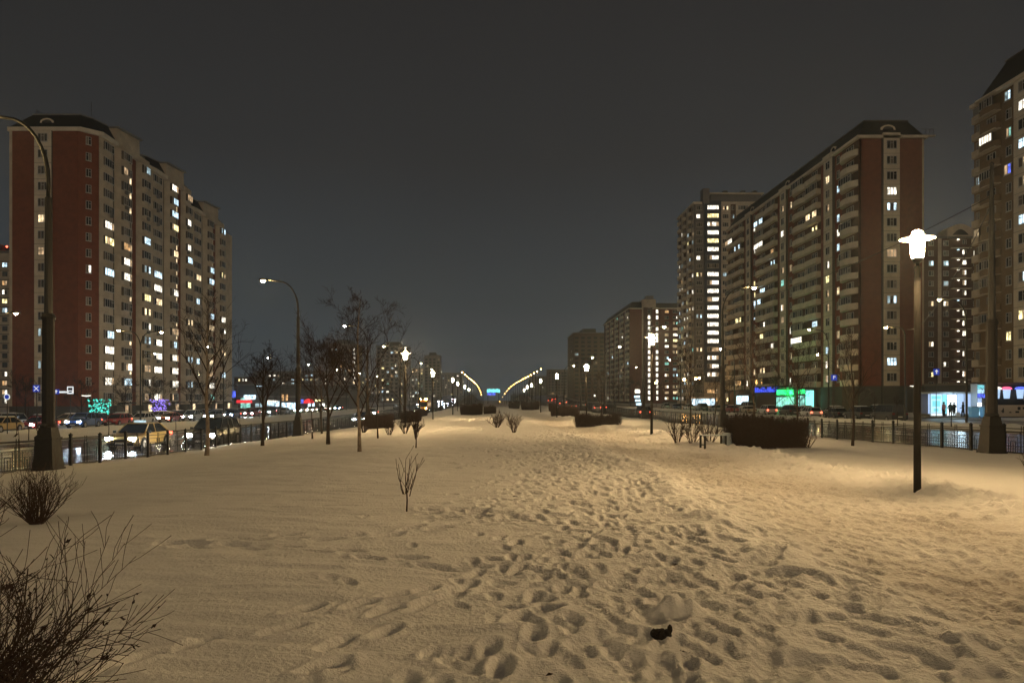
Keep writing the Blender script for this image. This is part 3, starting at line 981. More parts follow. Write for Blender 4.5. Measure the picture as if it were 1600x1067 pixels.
# block seen between the right slab and the right-edge block
def back_right_block():
    base, z0, fh, nf = -1.0, 1.0, 2.8, 16
    top = z0 + nf * fh
    Y = 205
    root = empty("apartment_block", (0, 0, 0), 0, "brown apartment block with arched top and a bright ladder of lit landings", "apartment building", "apartment blocks along the boulevard")
    mb = MB()
    mb.box(110, 150, Y + .3, Y + 18, base, top - .1, M['seam'])
    E = Facade(root, mb, (110, Y), (1, 0), (0, -1), fh, z0, nf, base, top)
    E.plain(5, M['brick2'])
    E.win(4.4, M['brick2'], 1.2, 1.5, .4, 2); E.win(3.8, M['brick2'], 1.4, 1.4, .25, 2); E.plain(1.0, M['beige'])
    E.win(2.4, M['brick2'], 1.5, 1.4, .25, 2)
    a0 = E.a
    E.slab(a0, a0 + 5.4, -.3, 0, base, top + 2.4, M['brick2'])
    for f in range(nf):
        z = z0 + f * fh
        E.slab(a0 + .1, a0 + 5.3, 0, 1.2, z, z + .15, M['beige'])
        E.slab(a0 + .1, a0 + 5.3, 1.1, 1.2, z + .15, z + 1.0, M['brick2'])
        put_window(root, E.P(a0 + 3.9, .01, z + .8), (0, -1), 1.2, 1.7, 'white' if f < 15 and WR.random() < .8 else 'off', 2)
        l = MB(); l.lathe([(.02, 0), (.3, .05), (.34, .2), (.2, .3)], LIT['white'] if f not in (9, 14) else LIT['cool'], 0, 0, 8)
        l.build("landing_lamp", root, E.P(a0 + 1.8, .7, z + 2.2))
    E.a += 5.4
    E.win(3.4, M['brick2'], 1.4, 1.4, .35, 2); E.win(3.6, M['beige'], 1.4, 1.4, .25, 2); E.win(5, M['brick2'], 1.4, 1.4, .3, 2)
    # arched gable
    pts = [(a0 - 1 + 7.4 * k / 10, top + 2.4 + 1.6 * math.sin(math.pi * k / 10)) for k in range(11)]
    k_ = len(mb.v)
    fr = [E.P(a, .3, z) for a, z in pts] + [E.P(a0 + 6.4, .3, top), E.P(a0 - 1, .3, top)]
    bk = [E.P(a, -4, z) for a, z in pts] + [E.P(a0 + 6.4, -4, top), E.P(a0 - 1, -4, top)]
    mb.poly(fr, M['beige']); mb.poly(bk[::-1], M['beige'])
    for i in range(len(fr)):
        j = (i + 1) % len(fr); mb.poly([fr[i], bk[i], bk[j], fr[j]], M['beige'])
    hole = [E.P(a0 + .4 + 4.6 * k / 8, .32, top + .9 + 1.6 * math.sin(math.pi * k / 8)) for k in range(9)]
    mb.poly(hole, M['roof'])
    mb.box(109.7, 150, Y - .3, Y + 18.3, top, top + .6, M['greywall'])
    mb.build("wall", root)
    return root


back_right_block()


# ------------------------------------------------------------------ far blocks
def far_block(label, px0, px1, ytop, Y, m, depth=16, base=-2, cols=6, fh=2.8, p=.3, stair=None, tone=None, side=None, roofbox=True):
    x0, x1 = at(px0, Y), at(px1, Y); z1 = zat(ytop, Y)
    root = empty("apartment_block", (0, 0, 0), 0, label, "apartment building", "distant apartment blocks")
    mb = MB()
    mb.box(x0, x1, Y, Y + depth, base, z1, M[m])
    nf = int((z1 - base - 1) / fh); cw = (x1 - x0) / cols
    for f in range(nf + 1):
        mb.box(x0 - .05, x1 + .05, Y - .07, Y - .003, base + 1 + f * fh - .2, base + 1 + f * fh, M['seam'])
    mb.box(x0 - .3, x1 + .3, Y - .4, Y + depth + .3, z1, z1 + .6, M['greywall'])
    if roofbox: mb.box(x0 + (x1 - x0) * .3, x0 + (x1 - x0) * .72, Y + 1, Y + depth - 1, z1 + .6, z1 + 3.2, M['plinth'])
    mb.build("wall", root)
    dk = MB()
    for c in range(cols):
        for f in range(nf):
            cx = x0 + cw * (c + .5); z = base + 1.9 + f * fh
            if stair is not None and c == stair:
                put_window(root, (cx, Y - .07, z), (0, -1), min(1.6, cw * .5), 1.9, 'white' if WR.random() < .93 else 'warm', 1, "stair_window")
            else:
                k = pick_kind(p)
                if k == 'off':
                    dk.box(cx - cw * .28, cx + cw * .28, Y - .05, Y - .01, z, z + 1.5, M['glass'])
                else:
                    put_window(root, (cx, Y - .06, z), (0, -1), min(2.4, cw * .6), 1.5, k, 2)
    if dk.v:
        o = dk.build("window_dark", root); o["kind"] = "stuff"
    if side:      # the flank that looks at the boulevard
        xs = x1 if side > 0 else x0
        for c in range(max(2, int(depth / 5))):
            for f in range(nf):
                k = pick_kind(p * .7)
                if k != 'off':
                    put_window(root, (xs + .03 * side, Y + 2.5 + c * 5, base + 1.9 + f * fh), (side, 0), 2.0, 1.5, k, 2)
    return root


far_block("beige end of an apartment block at the left edge with many lit windows", -70, 15, 395, 228, 'beige', 30, cols=6, p=.6)
far_block("dark tower block behind the dense bare trees, with a chain of lit stair windows", 514, 557, 538, 500, 'hazewall', 24, cols=6, p=.18, stair=5, side=1)
far_block("low wide lit apartment block above the shopping hall", 396, 512, 581, 520, 'greywall', 18, cols=16, p=.34, roofbox=False)
far_block("grey tower block with a bright stair chain on its right edge", 588, 637, 541, 530, 'hazewall', 20, cols=7, p=.3, stair=6, side=1)
far_block("middling lit block between two distant towers on the left", 639, 661, 576, 640, 'hazewall', 16, cols=5, p=.4, roofbox=False)
far_block("slim distant tower with rounded top storeys left of the ramp lamps", 663, 688, 556, 680, 'hazewall', 16, cols=4, p=.12)
far_block("pale hazy block low beside the start of the left ramp", 690, 722, 583, 900, 'hazewall', 20, cols=7, p=.12, roofbox=False)
far_block("plain brown apartment block with flat roof beyond the red angled one", 896, 945, 521, 505, 'brick2', 40, cols=5, p=.03, side=-1)
far_block("low distant block with a cross of four lit windows, right of the ramp lamps", 856, 896, 578, 720, 'hazewall', 20, cols=8, p=.10, roofbox=False)
far_block("faint low block right behind the start of the right ramp lamps", 826, 856, 588, 1000, 'hazewall', 20, cols=7, p=.08, roofbox=False)
far_block("low block seen in the gap left of the bare crown trees", 560, 590, 590, 620, 'greywall', 16, cols=6, p=.35, roofbox=False)
far_block("short brown block right behind the shopping hall end", 366, 398, 590, 420, 'brick2', 16, cols=6, p=.3, roofbox=False)

# ------------------------------------------------------------------ shopping hall on the left
def shopping_hall():
    Y = 240
    x0, x1 = at(372, Y), at(545, Y)
    root = empty("shopping_hall", (0, 0, 0), 0, "low dark shopping hall with blue lit shopfronts and coloured signs beyond the left road", "shop building")
    z1 = zat(602, Y)
    b = MB(); b.box(x0, x1, Y, Y + 30, -2.2, z1, M['plinth']); b.box(x0 - .4, x1 + .4, Y - 1.5, Y + 30, z1, z1 + .5, M['greywall']); b.box(x0, x1, Y - 1.2, Y - .01, 1.9, 2.3, M['greywall'])
    b.build("wall", root)
    for p0, p1, y0, y1, k in ((376, 392, 622, 640, 'teal'), (416, 437, 626, 640, 'cool'), (440, 463, 629, 640, 'cool'), (481, 492, 629, 640, 'cool'), (499, 508, 630, 641, 'white'), (512, 530, 634, 641, 'teal'), (399, 412, 630, 640, 'cooldim')):
        f = MB(); xa, xb, za, zb = at(p0, Y), at(p1, Y), zat(y1, Y), zat(y0, Y)
        f.box(xa - .15, xb + .15, Y - .12, Y - .01, za - .1, zb + .15, M['trim'])
        n = max(2, int((xb - xa) / 1.2)); w = (xb - xa) / n
        for i in range(n):
            f.box(xa + i * w + .06, xa + (i + 1) * w - .06, Y - .16, Y - .125, za, zb, LIT[k])
        f.build("shopfront", root)
    for p0, p1, y0, y1, k in ((366, 371, 611, 621, 'blue'), (384, 402, 617, 624, 'cool'), (443, 446, 616, 626, 'amber'), (449, 452, 616, 626, 'amber'), (469, 476, 624, 630, 'blue'), (421, 436, 625.5, 627.5, 'white'), (495, 505, 624, 627, 'yellow')):
        f = MB(); f.box(at(p0, Y), at(p1, Y), Y - 1.9, Y - 1.6, zat(y1, Y), zat(y0, Y), LIT[k]); f.build("lit_sign", root)
    red = mat("red_neon", (.3, 0, 0), .5, emit=(1, .04, .05), strength=.9)
    f = MB(); cx, cz = at(484.5, Y), zat(630, Y)
    pts = [(cx + 1.7 * math.cos(t), Y - 1.8, cz + 1.5 * math.sin(t)) for t in [math.pi * k / 8 for k in range(9)]]
    f.poly(pts, red); f.poly([(p[0], Y - 1.6, p[2]) for p in pts[::-1]], red); f.build("domed_sign", root)
    f = MB(); f.box(at(372, Y), at(396, Y), Y - 1.4, Y - 1.25, zat(629.5, Y), zat(625, Y), red); f.build("red_fascia", root)


shopping_hall()

# green lit shop and blue sign at the foot of the right block
def green_shop():
    root = empty("corner_shop", (0, 0, 0), 0, "glowing green shopfront at the foot of the long right block", "shop")
    green = mat("green_neon", (0, .2, .05), .5, emit=(.03, 1, .22), strength=1.6)
    aqua = mat("aqua_lit_glass", (0, .2, .2), .5, emit=(.25, .95, .75), strength=1.5)
    b = MB(); b.box(61.8, 66.0, 151.2, 161, -1.0, 3.6, M['plinth']); b.box(61.3, 66.1, 151, 161.2, 3.6, 3.85, M['seam']); b.build("wall", root)
    f = MB(); f.box(61.5, 61.75, 152, 160.6, 2.3, 3.4, green); f.box(62, 63.6, 151.0, 151.15, 2.5, 3.4, green); f.build("lit_fascia", root)
    for y in np.arange(152, 160, 1.9):
        f = MB(); f.box(61.68, 61.78, y, y + 1.6, -.2, 1.8, LIT['teal']); f.build("shopfront", root)
    f = MB(); f.box(63.8, 65.4, 151.02, 151.18, -.2, 3.2, aqua); f.box(62.2, 63.5, 151.02, 151.18, -.2, 2.1, LIT['teal']); f.build("shopfront", root)
    l = bpy.data.lights.new("green_glow", 'POINT'); l.energy = 900; l.color = (.05, 1, .25); l.shadow_soft_size = .5
    o = bpy.data.objects.new("green_glow", l); COL.objects.link(o); o.location = (60.6, 154.5, 2.6); o.parent = root
    root2 = empty("shop_sign", (0, 0, 0), 0, "dim blue neon shop sign left of the green shopfront", "sign")
    blue = mat("blue_neon", (0, .0, .2), .5, emit=(.05, .10, 1), strength=.9)
    b = MB()
    for i, y in enumerate(np.arange(166, 181, 1.35)):
        b.box(64.2, 64.36, y, y + .8, 3.0, 4.2 if i % 3 else 3.8, blue)
    b.build("lit_letter_strip", root2)
    b = MB(); b.box(64.4, 65.9, 165.6, 181.5, 2.7, 4.5, M['trim']); b.build("sign_box", root2)
    root3 = empty("street_cafe", (0, 0, 0), 0, "small white lit pavilion at the foot of the tallest tower", "kiosk")
    b = MB(); b.box(63, 71, 236, 241, -1.2, 1.6, M['greywall']); b.box(62.6, 71.4, 235.6, 241.3, 1.6, 1.9, M['white'])
    b.build("wall", root3)
    for i in range(5):
        b = MB(); b.box(63.3 + i * 1.5, 64.6 + i * 1.5, 235.8, 235.98, -.6, 1.4, LIT['cool']); b.build("shopfront", root3)


green_shop()

# annex with hanging lit lanterns at the right edge
def annex():
    root = empty("market_annex", (0, 0, 0), 0, "dark single storey annex with pale painted wall and glowing bucket lanterns", "shop building")
    b = MB(); b.box(60.6, 77.2, 94, 104, -.8, 3.3, M['trim']); b.box(60.4, 77.2, 93.6, 104.2, 3.3, 3.6, M['seam'])
    b.build("wall", root)
    b = MB(); b.box(60.7, 76.5, 92.2, 92.5, -.7, .75, M['beige'])
    rr = random.Random(4)
    for k in range(26):
        x = 61 + rr.random() * 14; z = -.3 + rr.random() * .7
        b.box(x, x + .1 + rr.random() * .35, 92.16, 92.19, z, z + .08 + rr.random() * .35, M['trim'])
    b.build("painted_wall", root)
    glassblue = mat("lantern_bluish_glow", (.2, .3, .4), .4, emit=(.50, .72, 1), strength=.75)
    pink = mat("pink_neon_cap", (.4, 0, .1), .4, emit=(1, .12, .25), strength=1.2)
    for i, (px, capm) in enumerate(((1560, LIT['white']), (1576, pink), (1597, LIT['blue']))):
        x = at(px, 93)
        f = MB(); f.lathe([(.30, 0), (.36, .5), (.42, 1.15)], glassblue, 0, 0, 10); f.lathe([(.55, 1.15), (.58, 1.25), (.45, 1.42), (.2, 1.5)], capm, 0, 0, 10)
        o = f.build("wall_lantern", root, (x, 93.4, 1.55))


annex()


# ------------------------------------------------------------------ ramps up to the overpass
def ramp(x, f, nm, lab, y0=232, y1=560):
    root = empty("ramp_wall", (0, 0, 0), 0, lab, "retaining wall", "ramp walls of the overpass")
    b = MB(); r_ = MB(); n = 24
    ys = np.linspace(y0, y1, n)
    for a, c in zip(ys[:-1], ys[1:]):
        za, zc = float(f(a)), float(f(c))
        for s_ in (-.2, .2):
            b.poly([(x + s_, a, -4), (x + s_, c, -4), (x + s_, c, zc + .5), (x + s_, a, za + .5)], M['concrete'])
        b.poly([(x - .2, a, za + .5), (x + .2, a, za + .5), (x + .2, c, zc + .5), (x - .2, c, zc + .5)], M['concrete'])
    b.poly([(x - .2, y0, -4), (x + .2, y0, -4), (x + .2, y0, float(f(y0)) + .5), (x - .2, y0, float(f(y0)) + .5)], M['concrete'])
    for h in (.85, 1.15, 1.45):
        r_.tube([(x, y, float(f(y)) + h) for y in ys], .045, M['metal'], 4)
    for y in np.arange(y0, y1, 4): r_.tube([(x, y, float(f(y)) + .45), (x, y, float(f(y)) + 1.5)], .05, M['metal'], 4)
    b.build("concrete_wall", root); o = r_.build("guard_rail", root)


ramp(-15.1, rL, "l", "inner retaining wall and railing of the left ramp rising to the overpass")
ramp(19.7, rR, "r", "inner retaining wall and railing of the right ramp rising to the overpass")
ramp(-31.3, rL, "l", "outer retaining wall and railing of the left ramp rising to the overpass")
ramp(38.3, rR, "r", "outer retaining wall and railing of the right ramp rising to the overpass")

# illuminated panel above the road at the vanishing point
rt = empty("lit_gantry_sign", (0, 450, -2), 0, "small turquoise lit panel over a blue one, straight ahead between the ramp lamps", "sign")
tq = mat("turquoise_panel_lit", (0, .3, .3), .5, emit=(.20, .85, .85), strength=1.6)
b = MB()
for i in range(7):
    b.box(-3.9 + i * 1.13, -3.9 + i * 1.13 + .95, -.2, 0, 7.0 + (.3 if i % 3 else 0), 9.0 + (.25 if i % 2 else 0), tq)
b.build("turquoise_panel", rt)
b = MB(); b.box(-3.9, 1.2, -.2, 0, 5.4, 6.8, LIT['blue']); b.build("blue_panel", rt)
b = MB(); b.tube([(-3.4, .3, 0), (-3.4, .3, 8)], .2, M['metal'], 6); b.tube([(3.2, .3, 0), (3.2, .3, 8)], .2, M['metal'], 6); b.box(-4.1, 4.1, .01, .4, 6.82, 6.98, M['metal']); b.build("gantry_frame", rt)

ORD = ("first second third fourth fifth sixth seventh eighth ninth tenth eleventh twelfth thirteenth fourteenth fifteenth sixteenth seventeenth eighteenth nineteenth twentieth "
       "twenty-first twenty-second twenty-third twenty-fourth twenty-fifth twenty-sixth twenty-seventh twenty-eighth twenty-ninth thirtieth").split()


# ------------------------------------------------------------------ lanterns in the park (drum of light under a wide disc)
def make_lantern(glass):
    root = empty("park_lantern")
    b = MB(); b.tube([(0, 0, -.1), (0, 0, 3.910)], [.062, .052], M['polepark'], 12); b.tube([(0, 0, 3.910), (0, 0, 3.990)], [.03, .03], M['pole'], 8)
    b.build("pole", root, smooth=True)
    b = MB(); b.lathe([(.055, 3.97), (.085, 4.02), (.095, 4.049)], M['pole'], 0, 0, 16); b.build("lamp_collar", root)
    b = MB(); b.lathe([(.085, 4.051), (.102, 4.120), (.108, 4.340), (.10, 4.360)], glass, 0, 0, 16); b.build("lantern_glass", root)
    b = MB(); b.lathe([(.09, 4.365), (.275, 4.380), (.28, 4.392), (.15, 4.420), (.10, 4.455)], M['frame'], 0, 0, 24); b.build("lamp_disc", root)
    b = MB(); b.lathe([(.08, 4.460), (.09, 4.480), (.05, 4.520), (.02, 4.530)], glass, 0, 0, 16); b.build("lantern_finial", root)
    return root


ln = make_lantern(M['lantern'])
lf = make_lantern(M['lanternfar'])
spots = [(7.25, 12.65, 'n'), (7.06, 33, 'n'), (7.1, 56.5, 'n'), (6.6, 77, 'f'), (6.45, 101, 'f'), (6.5, 126, 'f'), (6.9, 151, 'f'), (7.3, 176, 'f'), (7.1, -12, 'n'), (7.1, -34, 'n')]
used = {'n': 0, 'f': 0}
for i, (x, y, k) in enumerate(spots):
    proto = ln if k == 'n' else lf
    o = proto if not used[k] else copy_tree(proto)
    used[k] += 1
    o.location = (x, y, G(x, y) + (-.02)); o.rotation_euler = (0, 0, .3 * i)
    lab = ["nearest lantern lamp with a wide disc top, glowing beside the snowy path", "second lantern of the right row, standing left of the big hedge"][i] if i < 2 else \
        (ORD[i] + " lantern of the right row along the snowy path, counted from the nearest" if i < 8 else "lantern lamp on the path " + ("just" if i == 8 else "farther") + " behind the camera")
    tag(o, lab, "lamp", "lantern lamps along the right of the park path")
for i, (x, y) in enumerate(((-5.2, 43.7), (-5.65, 69), (-5.0, 91), (-5.6, 116), (-5.5, 141), (-5.6, 168))):
    o = copy_tree(ln if i < 2 else lf)
    o.location = (x, y, G(x, y) - .02)
    tag(o, "brightest lantern of the left row, rising behind the low dark bushes" if i == 0 else ORD[i] + " lantern of the left row in the park, counted from the nearest", "lamp", "lantern lamps along the left of the park")


# ------------------------------------------------------------------ tall street lamps
def make_street(glow, plinth=True, H=11.6, arm=2.3, double=False):
    root = empty("street_lamp")
    if plinth:
        b = MB()
        b.prism([(-.37, -.37), (.37, -.37), (.37, .37), (-.37, .37)], -.3, .12, M['iron'], top=[(-.36, -.36), (.36, -.36), (.36, .36), (-.36, .36)])
        b.prism([(-.33, -.33), (.33, -.33), (.33, .33), (-.33, .33)], .12, 1.02, M['iron'], top=[(-.265, -.265), (.265, -.265), (.265, .265), (-.265, .265)])
        b.prism([(-.29, -.29), (.29, -.29), (.29, .29), (-.29, .29)], 1.02, 1.10, M['iron'])
        b.prism([(-.25, -.25), (.25, -.25), (.25, .25), (-.25, .25)], 1.10, 1.42, M['iron'], top=[(-.2, -.2), (.2, -.2), (.2, .2), (-.2, .2)])
        b.lathe([(.24, 1.42), (.25, 1.48), (.2, 1.55)], M['iron'], 0, 0, 16)
        b.build("plinth", root)
    z = 0 if not plinth else 1.5
    b = MB()
    r0, r1 = (.20, .185) if plinth else (.11, .09)
    b.tube([(0, 0, z - .1), (0, 0, 5.0)], [r0, r1], M['iron'] if plinth else M['pole'], 12)
    if plinth: b.lathe([(.21, 4.92), (.22, 5.0), (.17, 5.12)], M['iron'], 0, 0, 14)
    b.tube([(0, 0, 5.0), (0, 0, 8.9)], [.13 if plinth else .09, .105 if plinth else .075], M['pole'], 10)
    b.build("pole", root, smooth=False)
    for s_ in ((1, -1) if double else (1,)):
        b = MB(); pts = [(0, 0, 8.85)]
        for k in range(9):
            t = k / 8; a = math.pi / 2 * t
            pts.append((s_ * (1 - math.cos(a)) * (arm - .9), 0, 9.4 + (H - 9.5) * math.sin(a)))
        pts.append((s_ * arm, 0, H + .03))
        b.tube(pts, [.07] * 4 + [.055] * (len(pts) - 4), M['pole'], 8)
        b.build("arm", root, smooth=True)
        h = MB()
        ring = lambda w, l0, l1, zz: [(s_ * l0, -w, zz), (s_ * l1, -w * .7, zz), (s_ * l1, w * .7, zz), (s_ * l0, w, zz)]
        h.prism(ring(.13, arm - .1, arm + .62, H - .03), 0, 0, M['pole'], top=ring(.09, arm, arm + .55, H + .12))
        hd = h.build("lamp_head", root)
        g = MB(); g.lathe([(.02, -.14), (.09, -.12), (.13, -.06), (.14, 0)], glow, 0, 0, 12)
        gl = g.build("lamp_glass", hd, (s_ * (arm + .3), 0, H - .034))
    return root


sn = make_street(M['street'])
sf = make_street(M['streetfar'])
used = {'n': 0, 'f': 0}
tall = [(-14.5, 24.1, math.pi, 'n', "massive cast iron street lamp with a curved arm on a flared plinth at the left"),
        (-14.5, 54.9, math.pi, 'n', "second street lamp along the left fence, its yellow head lit above the trees"),
        (-14.5, 85, math.pi, 'f', "third street lamp along the left fence, lit among the tallest bare tree's branches")]
for i, y in enumerate((115, 145, 175, 205)): tall.append((-14.5, y, math.pi, 'f', ORD[i + 3] + " street lamp along the left fence, counted from the massive near one"))
tall += [(18.9, 61, 0, 'n', "second tall street lamp along the right fence, rising behind the big hedge"),
         (18.9, 93, 0, 'f', "third tall street lamp along the right fence, beside the second lantern"), ]
for i, y in enumerate((126, 160, 198)): tall.append((18.9, y, 0, 'f', ORD[i + 3] + " tall street lamp along the right fence, counted from the nearest"))
tall += [(-14.5, -7, math.pi, 'n', "street lamp at the left fence behind the camera"), (19, -5, 0, 'n', "street lamp at the right fence behind the camera"), (-14.5, -38, math.pi, 'n', "street lamp farther back at the left fence behind the camera")]
for (x, y, rz, k, lab) in tall:
    pr = sn if k == 'n' else sf
    o = pr if not used[k] else copy_tree(pr)
    used[k] += 1
    z = float(park(x, y))
    o.location = (x, y, z - .02); o.rotation_euler = (0, 0, rz)
    tag(o, lab, "street lamp", "tall street lamps along the park fences")
# across the left road
dn = make_street(M['street'], False, 11.4, 2.0, True)
dn.location = (-42, 88, float(gL(88))); dn.rotation_euler = (0, 0, .5)
tag(dn, "double headed street lamp between the left road and the red tiled block", "street lamp", "street lamps across the left road")
sg = make_street(M['streetfar'], False, 11.6, 2.2)
for i, (x, y, rz) in enumerate(((-42, 115, math.pi), (-42, 146, math.pi), (-41.5, 176, math.pi), (-41, 206, math.pi), (-40.5, 238, math.pi), (-40, 270, math.pi))):
    o = sg if i == 0 else copy_tree(sg)
    o.location = (x, y, float(gL(y)) if y < 260 else -2.0); o.rotation_euler = (0, 0, rz)
    tag(o, ORD[i] + " slim street lamp beyond the double headed one across the left road", "street lamp", "street lamps across the left road")
for i, (x, y, rz) in enumerate(((43.5, 68, math.pi), (43.5, 96, math.pi), (43, 132, math.pi), (43, 170, math.pi), (43, 210, math.pi))):
    o = copy_tree(sg)
    o.location = (x, y, float(gR(y)) + .2); o.rotation_euler = (0, 0, rz)
    tag(o, ORD[i] + " slim street lamp on the verge across the right road, counted from the kiosk", "street lamp", "street lamps across the right road")
mast = make_street(M['street'])
for ch in list(mast.children):
    if ch.name.startswith(("arm", "lamp_head")):
        for g_ in list(ch.children): bpy.data.objects.remove(g_)
        bpy.data.objects.remove(ch)
b = MB(); b.tube([(0, 0, 8.85), (0, 0, 11.0)], [.09, .06], M['pole'], 10); b.lathe([(.07, 11.0), (.08, 11.05), (.02, 11.12)], M['pole'], 0, 0, 10); b.build("pole_top", mast)
mast.location = (19, 28.2, float(park(19, 28.2)) - .02)
tag(mast, "tall straight dark mast on a flared iron plinth at the right edge", "mast")
# extra lit street lamps near the facades added to brighten them and the service roads
for i, (x, y, rz) in enumerate(((-43.5, 64, 0.3), (44.8, 80.5, 2.9), (-55, 116, 0), (58, 128, math.pi))):
    o = make_street(M['street'], False, 10.4, 1.6) if i == 0 else copy_tree(svc)
    if i == 0: svc = o
    o.location = (x, y, G(x, y)); o.rotation_euler = (0, 0, rz)
    tag(o, ["yellow-white street lamp over the service road at the left edge", "street lamp over the parked cars left of the kiosk",
            "street lamp in front of the left block's entrances", "street lamp by the red end wall of the long right block"][i], "street lamp", "street lamps over the service roads")


def make_sodium():
    root = empty("ramp_lamp")
    b = MB(); b.tube([(0, 0, 0), (0, 0, 10.6), (.5, 0, 11.2), (1.6, 0, 11.4)], [.13, .09, .07, .06], M['pole'], 6); b.build("pole", root)
    b = MB(); b.box(1.5, 2.2, -.14, .14, 11.36, 11.5, M['pole']); hd = b.build("lamp_head", root)
    g = MB(); g.lathe([(.03, -.2), (.12, -.17), (.16, -.08), (.16, 0)], M['sodium'], 0, 0, 8); g.build("lamp_glass", hd, (1.85, 0, 11.355))
    return root


sd = make_sodium()
first = True
for side, n, lab in ((-1, 15, "left"), (1, 17, "right")):
    for i in range(n):
        t = i / (n - 1)
        if side < 0:
            Y = 262 + 25 * i; px = 771 - 49 * (262 / Y) * (1 - .1 * t * t); py = 622 - 40 * (262 / Y) + 12 * t ** 4
        else:
            Y = 265 + 22 * i; px = 771 + 74 * (265 / Y) * (1 - .70 * t ** 2.5); py = 622 - 45 * (265 / Y) + 24 * t ** 4
        x = at(px, Y); z = zat(py, Y)
        o = sd if first else copy_tree(sd)
        first = False
        o.location = (x - 1.85 * (-side) * -1 if False else x - 1.85 * side, Y, z - 11.2); o.rotation_euler = (0, 0, 0 if side > 0 else math.pi)
        o.location = (x - 1.85 * side, Y, z - 11.2)
        tag(o, ORD[i] + " orange lamp of the curved row climbing the " + lab + " ramp", "street lamp", "orange lamps over the " + lab + " ramp")

# squat disc lamps with white light
def disc_lamp(px, py, Y, base, lab, k='cool'):
    z = zat(py, Y); x = at(px, Y)
    root = empty("disc_lamp", (x, Y, base), 0, lab, "lamp")
    b = MB(); b.tube([(0, 0, 0), (0, 0, z - base)], .05, M['pole'], 6); b.build("pole", root)
    b = MB(); b.lathe([(.05, -.12), (.5, -.02), (.52, .03)], LIT[k], 0, 0, 14); b.build("lamp_glass", root, (0, 0, z - base))
    b = MB(); b.lathe([(.55, .031), (.4, .14), (.1, .2)], M['trim'], 0, 0, 14); b.build("lamp_cap", root, (0, 0, z - base))


disc_lamp(135, 618, 92, -1.9, "squat white disc lamp standing left of the turquoise garland tree", 'white')
disc_lamp(406, 603, 120, -2.0, "squat bluish disc lamp seen through the bare round-crowned tree")
disc_lamp(500, 625, 105, -1.9, "squat yellow disc lamp above the parked cars left of centre", 'yellow')
disc_lamp(1427, 603, 112, -.9, "squat white disc lamp low beside the red end wall of the right block", 'white')


# ------------------------------------------------------------------ fences
def fence_post_mesh():
    b = MB(); b.box(-.045, .045, -.045, .045, -.25, 1.1, M['metal']); b.prism([(-.055, -.055), (.055, -.055), (.055, .055), (-.055, .055)], 1.1, 1.13, M['metal']); b.prism([(-.04, -.04), (.04, -.04), (.04, .04), (-.04, .04)], 1.13, 1.18, M['metal'], top=[(-.01, -.01), (.01, -.01), (.01, .01), (-.01, .01)])
    return b.mesh("post")


def fence_panel_mesh(L, dz):
    """panel along +y of length L, rising dz, nested square-arch bars"""
    b = MB(); m = M['metal']
    def bar(y0, z0, y1, z1, w=.014):
        s0, s1 = dz * y0 / L, dz * y1 / L
        b.tube([(0, y0, z0 + s0), (0, y1, z1 + s1)], w, m, 4, cap=False)
    g = .06
    bar(g, .98, L - g, .98, .022); bar(g, .10, L - g, .10, .018)
    c = L / 2
    bar(c - .06, .10, c - .06, 1.08); bar(c + .06, .10, c + .06, 1.08)
    for (a0, a1) in ((g + .06, c - .12), (c + .12, L - g - .06)):
        for k in range(3):
            i = k * .115
            if a1 - a0 - 2 * i < .06: break
            zt = .84 - k * .17
            bar(a0 + i, .10, a0 + i, zt); bar(a1 - i, .10, a1 - i, zt); bar(a0 + i, zt, a1 - i, zt)
        if (a1 - a0) > .3: bar((a0 + a1) / 2, .10, (a0 + a1) / 2, .42)
    return b.mesh("fence_panel")


pm = fence_post_mesh(); FP = {}
for side, x, lab in ((-1, -14.95, "black iron fence with nested square bars along the left road"), (1, 19.4, "black iron fence with nested square bars along the right road")):
    root = empty("iron_fence", (x, 0, 0), 0, lab, "fence", "iron fences along the park")
    y = 4.7; L = 1.95
    while y < 215:
        z = float(park(x, y)) - .03; z2 = float(park(x, y + L)) - .03
        link("post", pm, root, (0, y, z))
        k = round((z2 - z) / .02)
        if k not in FP: FP[k] = fence_panel_mesh(L, k * .02)
        link("fence_panel", FP[k], root, (0, y, z))
        y += L


# ------------------------------------------------------------------ bare trees and shrubs
def grow(mb, p, d, length, r, depth, rnd, m, spread=.5, up=.12, segs=4, kids=(3, 5), sides=4, minr=.0022, shrink=.68):
    pts = [p]; rad = [r]
    q = Vector(p); dd = Vector(d).normalized()
    for i in range(segs):
        dd = (dd + Vector((rnd.gauss(0, .10), rnd.gauss(0, .10), rnd.gauss(0, .06) + up * .25))).normalized()
        q = q + dd * (length / segs)
        pts.append(tuple(q)); rad.append(max(minr, r * (1 - .62 * (i + 1) / segs)))
    mb.tube(pts, rad, m, sides if depth > 1 else 3, cap=False)
    if depth <= 0: return
    for k in range(rnd.randint(*kids)):
        t = rnd.uniform(.22, 1.0); i = min(segs - 1, int(t * segs))
        a = Vector(pts[i]); b_ = Vector(pts[i + 1]); pos = a.lerp(b_, t * segs - i)
        base = (b_ - a).normalized()
        side = base.orthogonal().normalized(); side.rotate(Matrix.Rotation(rnd.uniform(0, 6.283), 3, base))
        nd = (base * (1 - spread * .5) + side * spread + Vector((0, 0, up))).normalized()
        grow(mb, tuple(pos), nd, length * shrink * rnd.uniform(.7, 1.15), max(minr, rad[i] * .62), depth - 1, rnd, m, spread, up, max(2, segs - 1), kids, sides, minr, shrink)


